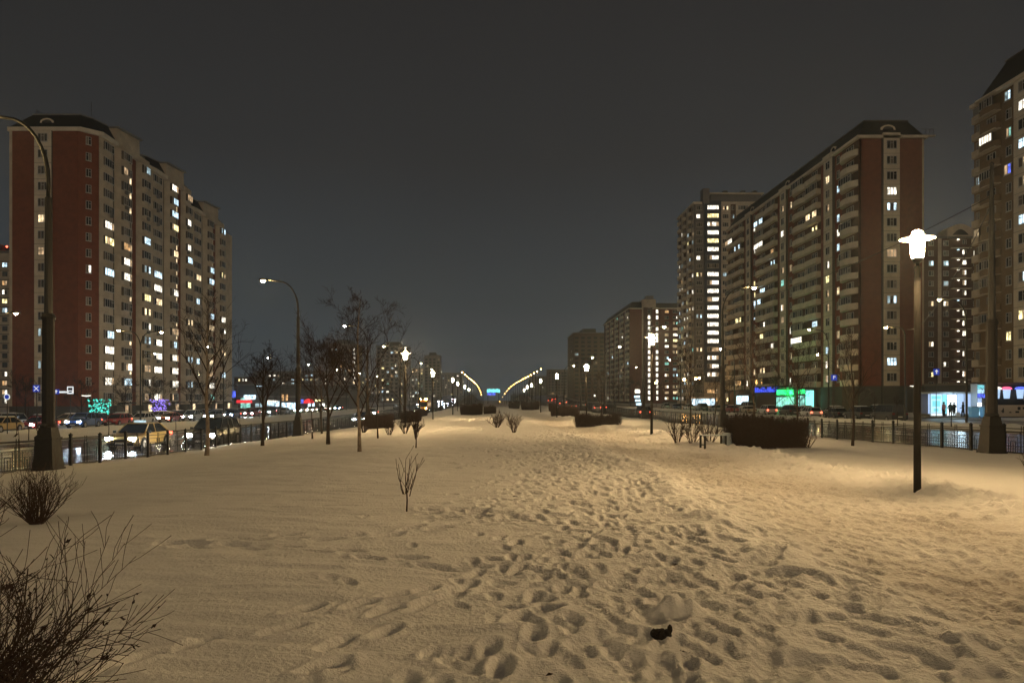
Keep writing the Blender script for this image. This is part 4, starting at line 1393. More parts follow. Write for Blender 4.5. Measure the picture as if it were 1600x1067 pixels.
def tree(x, y, H, trunk_h, r, lab, seed, crown=1.0, depth=4, limbs=7, bark='bark', spread=.55, up=.2, group="bare trees in the park", lean=0.0, base=None, kids=(3, 4), twig='twig', minr=.004):
    rnd = random.Random(seed)
    z = G(x, y) if base is None else base
    root = empty("bare_tree", (x, y, z - .03), rnd.uniform(0, 6), lab, "tree", group)
    t = MB(); pts = []; rad = []
    px = py = 0.0
    n = 9
    for i in range(n + 1):
        f = i / n
        pts.append((px, py, H * .9 * f)); rad.append(r * (1.15 if i == 0 else 1) * (1 - .9 * f) + minr)
        px += rnd.gauss(0, .018 * H / 4) + lean / n; py += rnd.gauss(0, .018 * H / 4)
    t.tube(pts, rad, M[bark], 8); t.build("trunk", root, smooth=True)
    c = MB()
    for k in range(limbs):
        f = trunk_h / H + (1 - trunk_h / H) * (k / limbs) ** .9 * .88
        i = min(n - 1, int(f / .9 * n * .999)); a = Vector(pts[i]).lerp(Vector(pts[min(n, i + 1)]), min(1, max(0, f / .9 * n - i)))
        ang = k * 2.4 + rnd.uniform(-.4, .4)
        d = Vector((math.cos(ang) * spread, math.sin(ang) * spread, .55 + up * 1.5))
        ln_ = crown * (H - a.z) * rnd.uniform(.62, .85)
        grow(c, tuple(a), d, max(.35, ln_), max(minr, rad[i] * .55), depth - 1, rnd, M[twig], .62, up, 4, kids, 4, minr, .62)
    c.build("crown", root)
    return root


tree(-9.15, 23.6, 5.6, 1.5, .07, "slender bare tree with a pale blotched trunk, leftmost of the near park trees", 1, .62, 4, 14, 'birch', .55, .22, kids=(3, 4), minr=.003)
tree(-8.9, 28.5, 3.9, .95, .065, "small bare tree with a round fan of branches and a snow-caked fork", 2, .8, 5, 10, 'bark', .6, .26, kids=(3, 4))
tree(-6.35, 28.4, 4.0, .95, .075, "dense dark bare tree branching low, right of the round fanned one", 3, .9, 5, 12, 'bark', .62, .24, kids=(3, 5))
tree(-4.2, 23.2, 5.3, 1.1, .06, "tallest bare tree with a wide feathery crown and thin blotched trunk", 4, .62, 5, 15, 'birch', .62, .18, kids=(3, 4), minr=.003)
tree(-5.0, 32.0, 3.6, 1.4, .035, "thin leaning sapling behind the tallest bare tree", 5, .6, 3, 6, 'bark', .4, .3)
tree(-9.3, 38, 3.3, 1.3, .04, "thin bare sapling between the fanned tree and the dense dark tree", 6, .6, 3, 6, 'bark', .4, .3)
tree(-11.6, 50, 5.2, 1.4, .07, "mid distance bare tree behind the dense dark one, near the left fence", 7, 1.0, 4, 9)
tree(-9.4, 56, 5.6, 1.2, .08, "bare tree between the left fence and the tallest crown, far side", 8, 1.0, 4, 9)
tree(-8.0, 66, 6.0, 1.3, .08, "farthest of the bare trees in the left half of the park", 9, 1.0, 4, 9)
tree(13.4, 27.6, 4.6, 1.3, .05, "thin straight bare tree in the snow right of the big hedge", 10, .62, 4, 8, 'bark', .38, .34)
tree(15.6, 38, 5.0, 1.5, .06, "bare tree whose crown stands before the green shopfront, behind the hedge", 12, .95, 4, 9, 'bark', .6, .25)
tree(13.0, 37, 5.2, 1.5, .06, "bare tree standing just behind the left part of the big hedge", 13, .9, 4, 9, 'bark', .55, .25)
tree(13.3, 50, 5.4, 1.4, .06, "bare tree beside the second tall street lamp on the right", 14, .9, 4, 9, 'bark', .5, .25)
tree(17.9, 60, 5.2, 1.6, .06, "slim bare tree near the right fence, farther than the hedge", 15, .8, 4, 7, 'bark', .5, .25)
tree(10.2, 70, 4.6, 1.2, .05, "small bare tree in front of the red angled block", 16, .9, 4, 8, 'bark', .6, .2)
for i, (px, Y, H, s) in enumerate(((1366, 66, 3.2, 21), (1486, 62, 3.0, 22), (1538, 64, 4.0, 23), (1402, 68, 3.0, 24), (1330, 75, 3.4, 25))):
    x = at(px, Y)
    tree(x, Y, H, 1.1 if i == 2 else 1.5, .05 if i == 2 else .04, ["sapling on the right verge in front of the dark parked van", "sapling on the right verge before the kiosk's left corner", "forked young tree in front of the blue lit kiosk column", "sapling on the right verge just left of the nearest lantern pole", "small tree on the right verge beside the parking sign"][i],
         s, .8, 3, 6, 'bark', .7, .25, "young trees on the right verge", base=float(gR(Y)) + .2 + (.0))
for i, (px, Y, H, s) in enumerate(((26, 58, 3.2, 31), (45, 50, 2.9, 32), (170, 60, 3.0, 33), (202, 66, 2.8, 34), (275, 72, 3.0, 35), (318, 80, 2.6, 36), (375, 86, 2.6, 37), (58, 56, 4.0, 38), (150, 76, 2.8, 39))):
    x = at(px, Y)
    if -44 < x < -31 or True:
        tree(x, Y, H, .9, .03, ["stake-thin sapling at the left edge of the verge, before the yellow car", "bare sapling on the verge in front of the red car", "thin sapling on the verge right of the massive lamp", "short sapling on the verge before the white hatchback", "sapling on the verge above the taxi's rear",
                                "small sapling on the verge before the dark estate", "little sapling on the verge above the black car", "taller sapling on the verge just left of the massive lamp", "sapling on the verge in front of the turquoise garland tree"][i],
             s, .5, 2, 5, 'bark', .4, .3, "saplings on the left verge", base=float(gL(Y)) + .15)
for i, (px, Y, H, s) in enumerate(((195, 122, 7, 41), (128, 118, 6.5, 42), (300, 135, 7, 43), (40, 110, 6.5, 44), (248, 130, 7, 45), (336, 150, 8, 46), (430, 190, 8, 47), (600, 220, 9, 48), (640, 240, 9, 49))):
    x = at(px, Y)
    tree(x, Y, H, 1.6, .10, ["spreading bare tree before the left block, right of the garland tree", "bare tree at the foot of the red end wall, left of the garland", "bare tree before the middle section of the left block", "bare tree at the foot of the red end wall near the left edge", "bare tree beside the purple garland tree",
                             "bare tree at the far end of the left block", "bare tree in front of the shopping hall", "bare tree on the far left verge before the stair-chain tower", "bare tree on the far left verge beside the ramp start"][i],
         s, 1.0, 4, 9, 'bark', .75, .15, "bare trees in front of the left buildings", base=float(gL(Y)), minr=.02)
for i, (px, Y, H, s) in enumerate(((1090, 190, 8, 51), (1212, 150, 7.5, 52), (1250, 136, 7, 53), (1140, 170, 8, 54), (985, 250, 9, 55), (1020, 220, 9, 56), (960, 270, 9, 57), (1340, 124, 5, 58))):
    x = at(px, Y)
    tree(x, Y, H, 1.6, .10, ["bare tree under the slate blue stair strip of the tower", "bare tree before the round balconies left of the green shop", "bare tree standing in the green glow of the shop", "bare tree between the tower and the long right block", "bare tree at the foot of the red angled block",
                             "bare tree beside the lit stair chain of the red angled block", "bare tree left of the red angled block's white shop sign", "small bare tree at the near corner of the long right block"][i],
         s, 1.0, 4, 9, 'bark', .75, .15, "bare trees in front of the right buildings", base=float(gR(Y)) + .2, minr=.02)


def garland_tree(px, Y, mt, lab):
    x = at(px, Y)
    rt = tree(x, Y, 3.4, .6, .06, lab, int(px), 1.0, 4, 10, 'bark', .8, .15, "garland lit trees by the left block", base=float(gL(Y)), minr=.02)
    b = MB(); rr = random.Random(int(px))
    for k in range(170):
        a = rr.uniform(0, 6.28); rad = rr.uniform(.2, 1.5); z = rr.uniform(1.0, 3.4)
        c = (rad * math.cos(a), rad * math.sin(a), z)
        b.box(c[0] - .06, c[0] + .06, c[1] - .06, c[1] + .06, c[2] - .06, c[2] + .06, mt)
    o = b.build("garland", rt); o["kind"] = "stuff"


garland_tree(156, 104, mat("turquoise_bulbs", (0, .3, .3), .5, emit=(.1, .9, .7), strength=1.1), "small tree wrapped in a turquoise light garland at the left block's corner")
garland_tree(250, 122, mat("purple_bulbs", (.1, 0, .3), .5, emit=(.35, .25, 1), strength=1.3), "small tree wrapped in a violet light garland before the left block")


def shrub(x, y, H, W_, n, lab, seed, m='twig', name="bare_shrub", cat="shrub", group="bare shrubs in the snow", r=.008, stem=0.0, depth=2, leaves=0, minr=.002, kids=(2, 4), open_=.55):
    rnd = random.Random(seed)
    z = G(x, y)
    root = empty(name, (x, y, z - .02), 0, lab, cat, group)
    b = MB()
    if stem:
        b.tube([(0, 0, -.05), (.01, 0, stem * .5), (0, .01, stem)], [r * 1.6, r * 1.3, r * 1.3], M[m], 6)
    for k in range(n):
        a = k * 2.4 + rnd.uniform(-.5, .5); s = rnd.uniform(.1, 1)
        tilt = s * open_ * W_ / H * 1.6
        d = Vector((math.cos(a) * tilt, math.sin(a) * tilt, 1)).normalized()
        p = (math.cos(a) * .04 * W_ * 2, math.sin(a) * .04 * W_ * 2, stem * rnd.uniform(.6, 1))
        grow(b, p, d, (H - stem) * rnd.uniform(.55, .8), r, depth, rnd, M[m], .5, .22, 5, kids, 4, minr, .55)
    b.build("branches", root)
    if leaves:
        lb = MB()
        for k in range(leaves):
            v = b.v[rnd.randrange(len(b.v))]
            s = rnd.uniform(.006, .016)
            a, c = rnd.uniform(0, 6), rnd.uniform(0, 6)
            u_ = Vector((math.cos(a), math.sin(a), math.sin(c))) * s; w_ = Vector((-math.sin(a), math.cos(c), math.cos(a))) * s
            p = Vector(v)
            lb.poly([p, p + u_ + w_ * .6, p + u_ * 2.1, p + u_ - w_ * .7], M['deadleaf'])
        o = lb.build("dead_leaves", root); o["kind"] = "stuff"
    return root


shrub(-1.27, 10.8, 1.0, .62, 8, "small leafless sapling standing alone in the open snow left of centre", 61, stem=.36, r=.008, depth=1, kids=(1, 3), open_=.75, minr=.003)
shrub(1.05, 38, .92, .75, 22, "fan-shaped bare shrub in the middle of the snow, far centre", 62, r=.02, depth=2, minr=.006)
shrub(.25, 47, .9, .8, 26, "dark bare shrub just behind the fan-shaped one", 63, 'twigdark', r=.02, minr=.008)
shrub(-2.62, 25, 1.15, .28, 16, "stubby snow-caked shrub on twin stems left of centre", 64, 'twigdark', r=.016, stem=.45, depth=2, minr=.006)
shrub(-6.3, 10.2, .78, .95, 52, "bare bushy shrub in front of the massive lamp's plinth at the left", 65, r=.008, depth=2, leaves=40)
shrub(-7.0, 10.0, .74, .8, 40, "bare shrub cut by the left edge beside the bushy one", 66, r=.008, depth=2, leaves=30)
shrub(11.9, 16.4, .45, .38, 12, "low twiggy shrub in the snow at the right edge", 67, r=.007, depth=2)
shrub(-7.2, 41, .9, .8, 14, "bare bush with a snowy heart by the left fence", 68, r=.02, minr=.006)
for i, (x, y, s) in enumerate(((7.1, 26.4, 71), (7.8, 26.6, 72), (6.75, 27.2, 73), (-5.2, 37, 74), (-4.6, 38.5, 75))):
    shrub(x, y, .9, .8, 13, ["ragged bare shrub left of the bench", "ragged bare shrub between the bench and the hedge's back", "outermost ragged shrub left of the bench, by the second lantern", "ragged snow-flecked shrub beside the left dark hedge", "ragged shrub between the left hedge and the brightest left lantern"][i], s, 'twigdark', r=.016, minr=.006)
# big shrub at the lower left, very near
def near_bush():
    rnd = random.Random(88)
    root = empty("bare_shrub", (-2.42, 3.05, float(park(-2.42, 3.05)) - .03), 0, "large dark thorny shrub with withered leaves filling the lower left corner", "shrub", "bare shrubs in the snow")
    b = MB()
    for k in range(125):
        a = rnd.uniform(-1.5, 1.3) if rnd.random() < .7 else rnd.uniform(0, 6.28)
        tilt = rnd.uniform(.05, 1.5)
        d = Vector((math.cos(a) * tilt, math.sin(a) * tilt, 1)).normalized()
        Lh = rnd.uniform(.45, 1.0)
        grow(b, (rnd.gauss(0, .1), rnd.gauss(0, .12), 0), d, Lh, rnd.uniform(.0045, .0085), 2, rnd, M['twigdark'], .6, .10, 6, (3, 5), 5, .0015, .50)
    for k in range(16):       # long stray shoots arching into the open snow
        a = rnd.uniform(-.9, .7); tilt = rnd.uniform(1.2, 2.6)
        d = Vector((math.cos(a) * tilt, math.sin(a) * tilt, 1)).normalized()
        grow(b, (0, rnd.gauss(0, .1), .04), d, rnd.uniform(.75, .98), .0055, 1, rnd, M['twigdark'], .65, .30, 8, (3, 5), 5, .0016, .3)
    b.build("branches", root, smooth=True)
    lb = MB()
    for k in range(1100):
        v = Vector(b.v[rnd.randrange(len(b.v))]); s = rnd.uniform(.005, .015)
        a, c = rnd.uniform(0, 6), rnd.uniform(0, 6)
        u_ = Vector((math.cos(a), math.sin(a), math.sin(c))) * s; w_ = Vector((-math.sin(a), math.cos(c), math.cos(a))) * s
        lb.poly([v, v + u_ + w_ * .7, v + u_ * 1.2 + w_ * .2, v + u_ * 2.1, v + u_ - w_ * .8], M['deadleaf'])
    o = lb.build("withered_leaves", root); o["kind"] = "stuff"


near_bush()


def hedge(x0, x1, y0, y1, H, lab, seed, dens=420, m='twigdark', group="clipped hedges in the park", r=.009, z=None):
    rnd = random.Random(seed)
    cx, cy = (x0 + x1) / 2, (y0 + y1) / 2
    zb = G(cx, cy) if z is None else z
    root = empty("hedge", (cx, cy, zb - .05), 0, lab, "hedge", group)
    hx, hy = (x1 - x0) / 2, (y1 - y0) / 2
    b = MB(); n = int(dens * max(.8, (x1 - x0) * (y1 - y0)))
    for k in range(n):
        x = rnd.uniform(-hx, hx); y = rnd.uniform(-hy, hy)
        h = H * (rnd.uniform(.72, 1.0) + .07 * math.sin(x * 2.3 + seed) + .04 * math.sin(x * 7))
        if rnd.random() < .08: h *= 1.12
        p0 = (x * .93, y * .9, 0); q = (x + rnd.gauss(0, .06), y + rnd.gauss(0, .06), h * .5)
        p2 = (x + rnd.gauss(0, .10), y + rnd.gauss(0, .08), h)
        p2 = (max(-hx, min(hx, p2[0])), max(-hy, min(hy, p2[1])), p2[2])
        b.tube([p0, q, p2], [r, r * .7, r * .3], M[m], 3, cap=False)
        for j in range(4):
            t = rnd.uniform(.35, .95)
            s = Vector(p0).lerp(Vector(p2), t); e_ = s + Vector((rnd.gauss(0, .14), rnd.gauss(0, .12), rnd.uniform(.04, .20)))
            e_.x = max(-hx - .12, min(hx + .12, e_.x)); e_.y = max(-hy - .1, min(hy + .1, e_.y)); e_.z = min(e_.z, H * 1.15)
            b.tube([s, e_], [r * .5, r * .25], M[m], 3, cap=False)
    b.build("branches", root)
    return root


hedge(7.85, 10.35, 23.9, 25.6, 1.12, "big dark clipped hedge at the right, taller than the bench beside it", 91, 480, r=.007)
hedge(5.5, 8.5, 49, 50.4, .95, "middle clipped hedge beyond the second lantern", 92, 170, r=.012)
hedge(-7.7, -6.1, 44, 45.4, 1.0, "dark clipped hedge against the left fence behind the bare trees", 93, 190, r=.012)
hedge(-3.9, -1.3, 86, 91, 1.4, "far left clipped block hedge near the start of the ramp wall", 94, 60, r=.022)
hedge(-1.2, .3, 92, 96, 1.2, "smaller hedge next to the far left block hedge", 95, 60, r=.022)
hedge(7.4, 9.4, 80, 84, 1.2, "squared hedge just right of the fourth lantern", 96, 70, r=.022)
hedge(6.6, 8.1, 84, 86, 1.2, "squared hedge just left of the fourth lantern", 97, 80, r=.022)
hedge(8.6, 9.6, 112, 116, 1.4, "squared hedge behind the fifth lantern of the right row", 98, 60, r=.022)
hedge(5.0, 8.0, 128, 134, 1.5, "long low hedge at the far end of the park path", 99, 30, r=.05)
hedge(2.9, 4.9, 138, 142, 1.5, "farthest clipped hedge right of the vanishing point", 100, 50, r=.05)
hedge(-12.0, -9.5, 98, 108, 1.1, "long hedge beside the left fence in the distance", 101, 14, r=.06)
hedge(-7.6, -6.0, 60, 62, .9, "rounded hedge below the second left lantern", 102, 90, r=.016)

# far-off wooded horizon
tb = MB(); rr = random.Random(3)
for k in range(1500):
    x = rr.uniform(-420, 420); y = rr.uniform(930, 980); h = rr.uniform(5, 11)
    if abs(x) < 22: continue
    tb.tube([(x, y, -3.4), (x + rr.gauss(0, .6), y, h * .5), (x + rr.gauss(0, 1.5), y, h)], [.9, .8, .2], M['twig'], 4, cap=False)
o = tb.build("treeline"); tag(o, "dark far-off line of trees low on the horizon", "trees", None, "stuff")

# ------------------------------------------------------------------ bench
rt = empty("park_bench", (7.32, 24.4, G(7.32, 24.4)), .12, "silvery metal park bench half sunk in the snow left of the big hedge", "bench")
steel = mat("galvanised_bench", (.40, .46, .52), .35, metal=.4)
for i in range(4):
    b = MB(); b.box(-.42, .42, -.02 + i * .1, .065 + i * .1, .42, .45, steel); b.build("seat_slat", rt)
for x in (-.36, .36):
    b = MB(); b.box(x - .03, x + .03, -.02, .02, -.1, .42, M['trim']); b.box(x - .03, x + .03, .34, .38, -.1, .42, M['trim']); b.box(x - .03, x + .03, .021, .339, .1, .13, M['trim']); b.build("leg", rt)
b = MB(); b.box(.425, .56, -.04, .40, -.05, .50, steel); b.build("end_panel", rt)

# ------------------------------------------------------------------ cars
CARM = {}


def car_meshes(kind, paint):
    key = (kind, paint)
    if key in CARM: return CARM[key]
    K = {'sedan': (4.6, 1.8, 1.45, .92), 'suv': (4.6, 1.88, 1.72, 1.05), 'hatch': (4.1, 1.75, 1.50, .95), 'van': (5.0, 1.95, 2.0, 1.15), 'estate': (4.6, 1.8, 1.50, .92)}[kind]
    L, Wd, H, belt = K
    P_ = PAINT[paint]
    # body: lofted rings from rear (y=-L/2) to front (+L/2)
    st = {'sedan': [(-.5, .80, .42, .78), (-.49, .88, .30, .90), (-.40, .96, .20, 1.0), (-.25, 1, .18, 1.02), (.10, 1, .18, 1.0), (.25, 1, .18, .96), (.38, .97, .19, .88), (.46, .90, .24, .78), (.5, .76, .34, .62)],
          'hatch': [(-.5, .84, .36, .86), (-.49, .92, .26, .98), (-.40, .98, .20, 1.02), (-.25, 1, .18, 1.02), (.10, 1, .18, 1.0), (.27, 1, .18, .95), (.39, .97, .19, .86), (.46, .90, .24, .76), (.5, .76, .34, .60)],
          'van': [(-.5, .90, .36, .95), (-.49, .95, .26, 1.0), (-.40, .99, .22, 1.02), (-.25, 1, .2, 1.02), (.18, 1, .2, 1.0), (.30, 1, .2, .97), (.42, .97, .22, .88), (.47, .92, .24, .74), (.5, .82, .34, .58)]}
    st['estate'] = st['hatch']; st['suv'] = [(a, w, lo + .05, hi) for a, w, lo, hi in st['hatch']]
    b = MB(); k = b.mi(P_); rings = []
    for (t, w, lo, hi) in st[kind]:
        y = t * L; w = w * Wd / 2; z0, z1 = lo, hi * belt
        r_ = [(-w * .86, z0), (-w, z0 + .12), (-w * 1.0, z0 + (z1 - z0) * .6), (-w * .94, z1 - .05), (-w * .80, z1), (w * .80, z1), (w * .94, z1 - .05), (w, z0 + (z1 - z0) * .6), (w, z0 + .12), (w * .86, z0)]
        rings.append([(x, y, z) for x, z in r_])
    for r_ in rings: b.v += r_
    n = len(rings[0])
    for i in range(len(rings) - 1):
        for j in range(n):
            j2 = (j + 1) % n
            b.f.append((i * n + j, i * n + j2, (i + 1) * n + j2, (i + 1) * n + j)); b.m.append(k)
    b.f.append(tuple(range(n))[::-1]); b.m.append(k); b.f.append(tuple((len(rings) - 1) * n + j for j in range(n))); b.m.append(k)
    # roof and pillars over the glasshouse
    g = {'sedan': (-.40, .24, -.24, .07), 'hatch': (-.49, .26, -.40, .08), 'estate': (-.49, .26, -.43, .08), 'suv': (-.49, .27, -.41, .10), 'van': (-.495, .36, -.46, .20)}[kind]
    yb0, yb1, yt0, yt1 = [v * L for v in g]
    wb, wt = Wd / 2 * .88, Wd / 2 * .70
    zb, zt = belt - .01, H - .06
    B = [(-wb, yb0, zb), (wb, yb0, zb), (wb, yb1, zb), (-wb, yb1, zb)]
    T = [(-wt, yt0, zt), (wt, yt0, zt), (wt, yt1, zt), (-wt, yt1, zt)]
    b.prism([(-wt - .02, yt0 - .03), (wt + .02, yt0 - .03), (wt + .02, yt1 + .05), (-wt - .02, yt1 + .05)], zt, H, P_, top=[(-wt + .08, yt0 + .1), (wt - .08, yt0 + .1), (wt - .08, yt1 - .08), (-wt + .08, yt1 - .08)])
    for p, q in zip(B, T): b.tube([p, q], .035, P_, 4)
    for s_ in (-1, 1):
        for f in ((.42,) if kind in ('sedan',) else (.36, .62)):
            y0 = yb0 + (yb1 - yb0) * (1 - f - .03); y1 = yt0 + (yt1 - yt0) * (1 - f)
            b.tube([(s_ * wb * 1.003, y0, zb), (s_ * wt * 1.003, y1, zt)], .03, P_, 4)
    body = b.mesh("body", False)
    gl = MB(); gl.prism([(B[i][0] * .985, B[i][1] * .99) for i in range(4)], zb + .002, zt - .003, M['carglass'], top=[(T[i][0] * .985, T[i][1] * .99) for i in range(4)])
    glass = gl.mesh("windows")
    tr = MB()
    tr.box(-Wd * .40, Wd * .40, L / 2 - .05, L / 2 + .02, .25, .42, M['trim']); tr.box(-Wd * .41, Wd * .41, -L / 2 - .02, -L / 2 + .05, .28, .42, M['trim'])
    tr.box(-.30, .30, L / 2 + .0, L / 2 + .025, .46, .60, M['trim'])
    tr.box(-.26, .26, L / 2 + .021, L / 2 + .03, .33, .44, M['plate']); tr.box(-.26, .26, -L / 2 - .03, -L / 2 - .021, .55, .66, M['plate'])
    for s_ in (-1, 1):
        tr.box(s_ * Wd * .5 - (.0 if s_ > 0 else .16), s_ * Wd * .5 + (.16 if s_ > 0 else .0), L * .20, L * .20 + .08, belt - .02, belt + .12, M['trim'])
        tr.box(s_ * (Wd / 2) - .02, s_ * (Wd / 2) + .012, -L * .27, L * .27, .2, .3, M['trim'])
        for wy in (-L * .29, L * .31):
            pts = [(s_ * (Wd / 2 + .006), wy + .40 * math.cos(t), .32 + .40 * math.sin(t)) for t in [math.pi * 2 * q / 14 for q in range(14)]]
            tr.poly(pts, M['trim'])
    trim = tr.mesh("bumper_trim")
    wh = MB(); R_ = .33 if kind != 'suv' else .37
    def disc(x0, x1, r, m_, sd=14):
        wh.tube([(x0, 0, R_), (x1, 0, R_)], r, m_, sd)
    disc(-.11, .11, R_, M['tyre'])
    tyre = wh.mesh("wheel")
    wh = MB(); disc(.111, .125, R_ * .62, M['rim'], 10)
    rim = wh.mesh("rim")
    CARM[key] = (body, glass, trim, tyre, rim, L, Wd, H, belt, R_)
    return CARM[key]


def car(x, y, z, heading, kind, paint, lab, lights='off', group=None, cat="car", pitch=0.0, name="parked_car", parts=True, roofsnow=False):
    """heading: direction the nose points (radians from +y, ccw)"""
    body, glass, trim, tyre, rim, L, Wd, H, belt, R_ = car_meshes(kind, paint)
    root = empty(name, (x, y, z), heading, lab, cat, group)
    bd = link("body", body, root); link("windows", glass, root); link("bumper_trim", trim, root)
    for s_ in (-1, 1):
        for wy in (-L * .29, L * .31):
            w = link("wheel", tyre, root, (s_ * (Wd / 2 - .08), wy, 0)); link("rim", rim, w) if s_ > 0 else link("rim", rim, w, (0, 0, 0), math.pi)
    hm = {'off': M['headoff'], 'head': M['headl'], 'warm': M['headw'], 'tail': M['headoff']}[lights]
    tm = M['tail'] if lights in ('tail', 'head', 'warm') else M['tailoff']
    k1 = ("hl", kind, lights)
    if k1 not in CARM:
        h = MB(); h.box(-.17, .17, -.06, .05, -.075, .075, hm); h1 = h.mesh("headlight")
        h = MB(); h.box(-.14, .14, -.04, .04, -.09, .09, tm); h2 = h.mesh("taillight")
        CARM[k1] = (h1, h2)
    h1, h2 = CARM[k1]
    for s_ in (-1, 1):
        link("headlight", h1, root, (s_ * Wd * .36, L / 2 - .06, belt * .70)); link("taillight", h2, root, (s_ * Wd * .385, -L / 2 + .015, belt * .82))
    if roofsnow:
        s = MB(); s.prism([(-Wd * .3, -L * .28), (Wd * .3, -L * .28), (Wd * .3, L * .06), (-Wd * .3, L * .06)], H + .003, H + .07, M['snowcap'], top=[(-Wd * .26, -L * .25), (Wd * .26, -L * .25), (Wd * .26, L * .03), (-Wd * .26, L * .03)])
        s.build("snow_cap", root)
    return root


def headbeam(root, e=120, col=(0.85, 0.92, 1)):
    for s_ in (-1, 1):
        l = bpy.data.lights.new("headlight_beam", 'SPOT'); l.energy = e; l.spot_size = R(75); l.spot_blend = .8; l.color = col; l.shadow_soft_size = .06
        o = bpy.data.objects.new("headlight_beam", l); COL.objects.link(o); o.parent = root; o.location = (s_ * .62, 2.42, .66); o.rotation_euler = (R(84), 0, 0)


CG = "cars driving towards the camera on the left road"
c1 = car(-20.3, 42.5, float(rL(42.5)), math.pi, 'sedan', 'yellow', "yellow taxi with bright headlights driving on the left road, near the massive lamp", 'head', CG, "taxi", name="driving_car")
headbeam(c1, 260)
s = MB(); s.box(-.3, .3, -.1, .1, 1.455, 1.58, LIT['cooldim']); s.build("roof_sign", c1)
c2 = car(-17.2, 45.6, float(rL(45.6)), math.pi, 'suv', 'black', "black car with glaring warm headlights on the lane next to the left fence", 'warm', CG, name="driving_car")
headbeam(c2, 220, (1, .9, .7))
c3 = car(-17.4, 98, float(rL(98)), math.pi, 'suv', 'silver', "silver car with bluish headlights farther up the left road, beside the tall bare tree", 'head', CG, name="driving_car")
headbeam(c3, 260)
for i, (x, y, k, p, l_, lab) in enumerate(((-24.5, 150, 'hatch', 'white', 'head', "white car in the middle lane of the left road, far up"), (-18, 176, 'sedan', 'grey', 'head', "grey car ahead of the yellow bus on the left road"),
                                     (-21, 236, 'sedan', 'silver', 'head', "silver car near the foot of the left ramp"), (-26, 262, 'suv', 'black', 'head', "dark car coming down the left ramp, outer lane"),
                                     (-18.3, 286, 'sedan', 'white', 'head', "white car coming down the left ramp, inner lane"), (-23, 322, 'sedan', 'blue', 'head', "bluish car halfway down the left ramp"), (-19, 356, 'hatch', 'red', 'head', "reddish car high on the left ramp"))):
    car(x, y, float(rL(y)), math.pi, k, p, lab, l_, CG, name="driving_car")
# lorry-like bus with orange roof lights
bz = float(rL(196)); bus = empty("city_bus", (-18.6, 200, bz), math.pi, "yellow bus with orange roof lights coming down the left road", "bus")
b = MB(); b.prism([(-1.25, -5.5), (1.25, -5.5), (1.25, 5.5), (-1.25, 5.5)], .35, 2.9, PAINT['orange']); b.prism([(-1.2, -5.4), (1.2, -5.4), (1.2, 5.4), (-1.2, 5.4)], 2.901, 3.1, PAINT['orange'], top=[(-1, -5.2), (1, -5.2), (1, 5.2), (-1, 5.2)]); b.build("body", bus)
b = MB(); b.box(-1.1, 1.1, 5.51, 5.54, 1.3, 2.5, M['carglass']); b.build("windscreen", bus)
for s_ in (-1, 1):
    b = MB()
    for q in range(6): b.box(s_ * 1.26 - .012, s_ * 1.26 + .012, -5 + q * 1.7, -3.6 + q * 1.7, 1.5, 2.4, LIT['dim'])
    b.build("side_windows", bus)
    b = MB(); b.box(s_ * .85 - .16, s_ * .85 + .16, 5.5, 5.58, .7, .9, M['headl']); b.build("headlight", bus)
    b = MB(); b.box(s_ * .8 - .3, s_ * .8 + .3, 5.2, 5.3, 3.15, 3.5, M['sodium']); b.build("roof_light", bus)
    for wy in (-3.4, 3.6):
        b = MB(); b.tube([(s_ * 1.0, wy, .5), (s_ * 1.28, wy, .5)], .5, M['tyre'], 14); b.build("wheel", bus)

CG = "cars driving away on the right road"
for i, (x, y, k, p, lab) in enumerate(((22.6, 112, 'suv', 'black', "dark off-roader with red tail lights on the right road, beyond the second lantern"), (24.5, 176, 'sedan', 'white', "white saloon with red tail lights far up the right road, inner lane"),
                                      (27, 184, 'hatch', 'red', "red hatchback beside the white saloon far up the right road"), (23, 214, 'sedan', 'grey', "grey saloon at the foot of the right ramp"), (28, 232, 'suv', 'silver', "silver off-roader at the foot of the right ramp, outer lane"),
                                      (24, 262, 'sedan', 'black', "black saloon climbing the right ramp, inner lane"), (27.5, 288, 'sedan', 'white', "white saloon climbing the right ramp, outer lane"), (24, 316, 'suv', 'grey', "grey off-roader halfway up the right ramp"), (28, 345, 'hatch', 'red', "red hatchback high on the right ramp"))):
    car(x, y, float(rR(y)), 0, k, p, lab, 'tail', CG, name="driving_car")

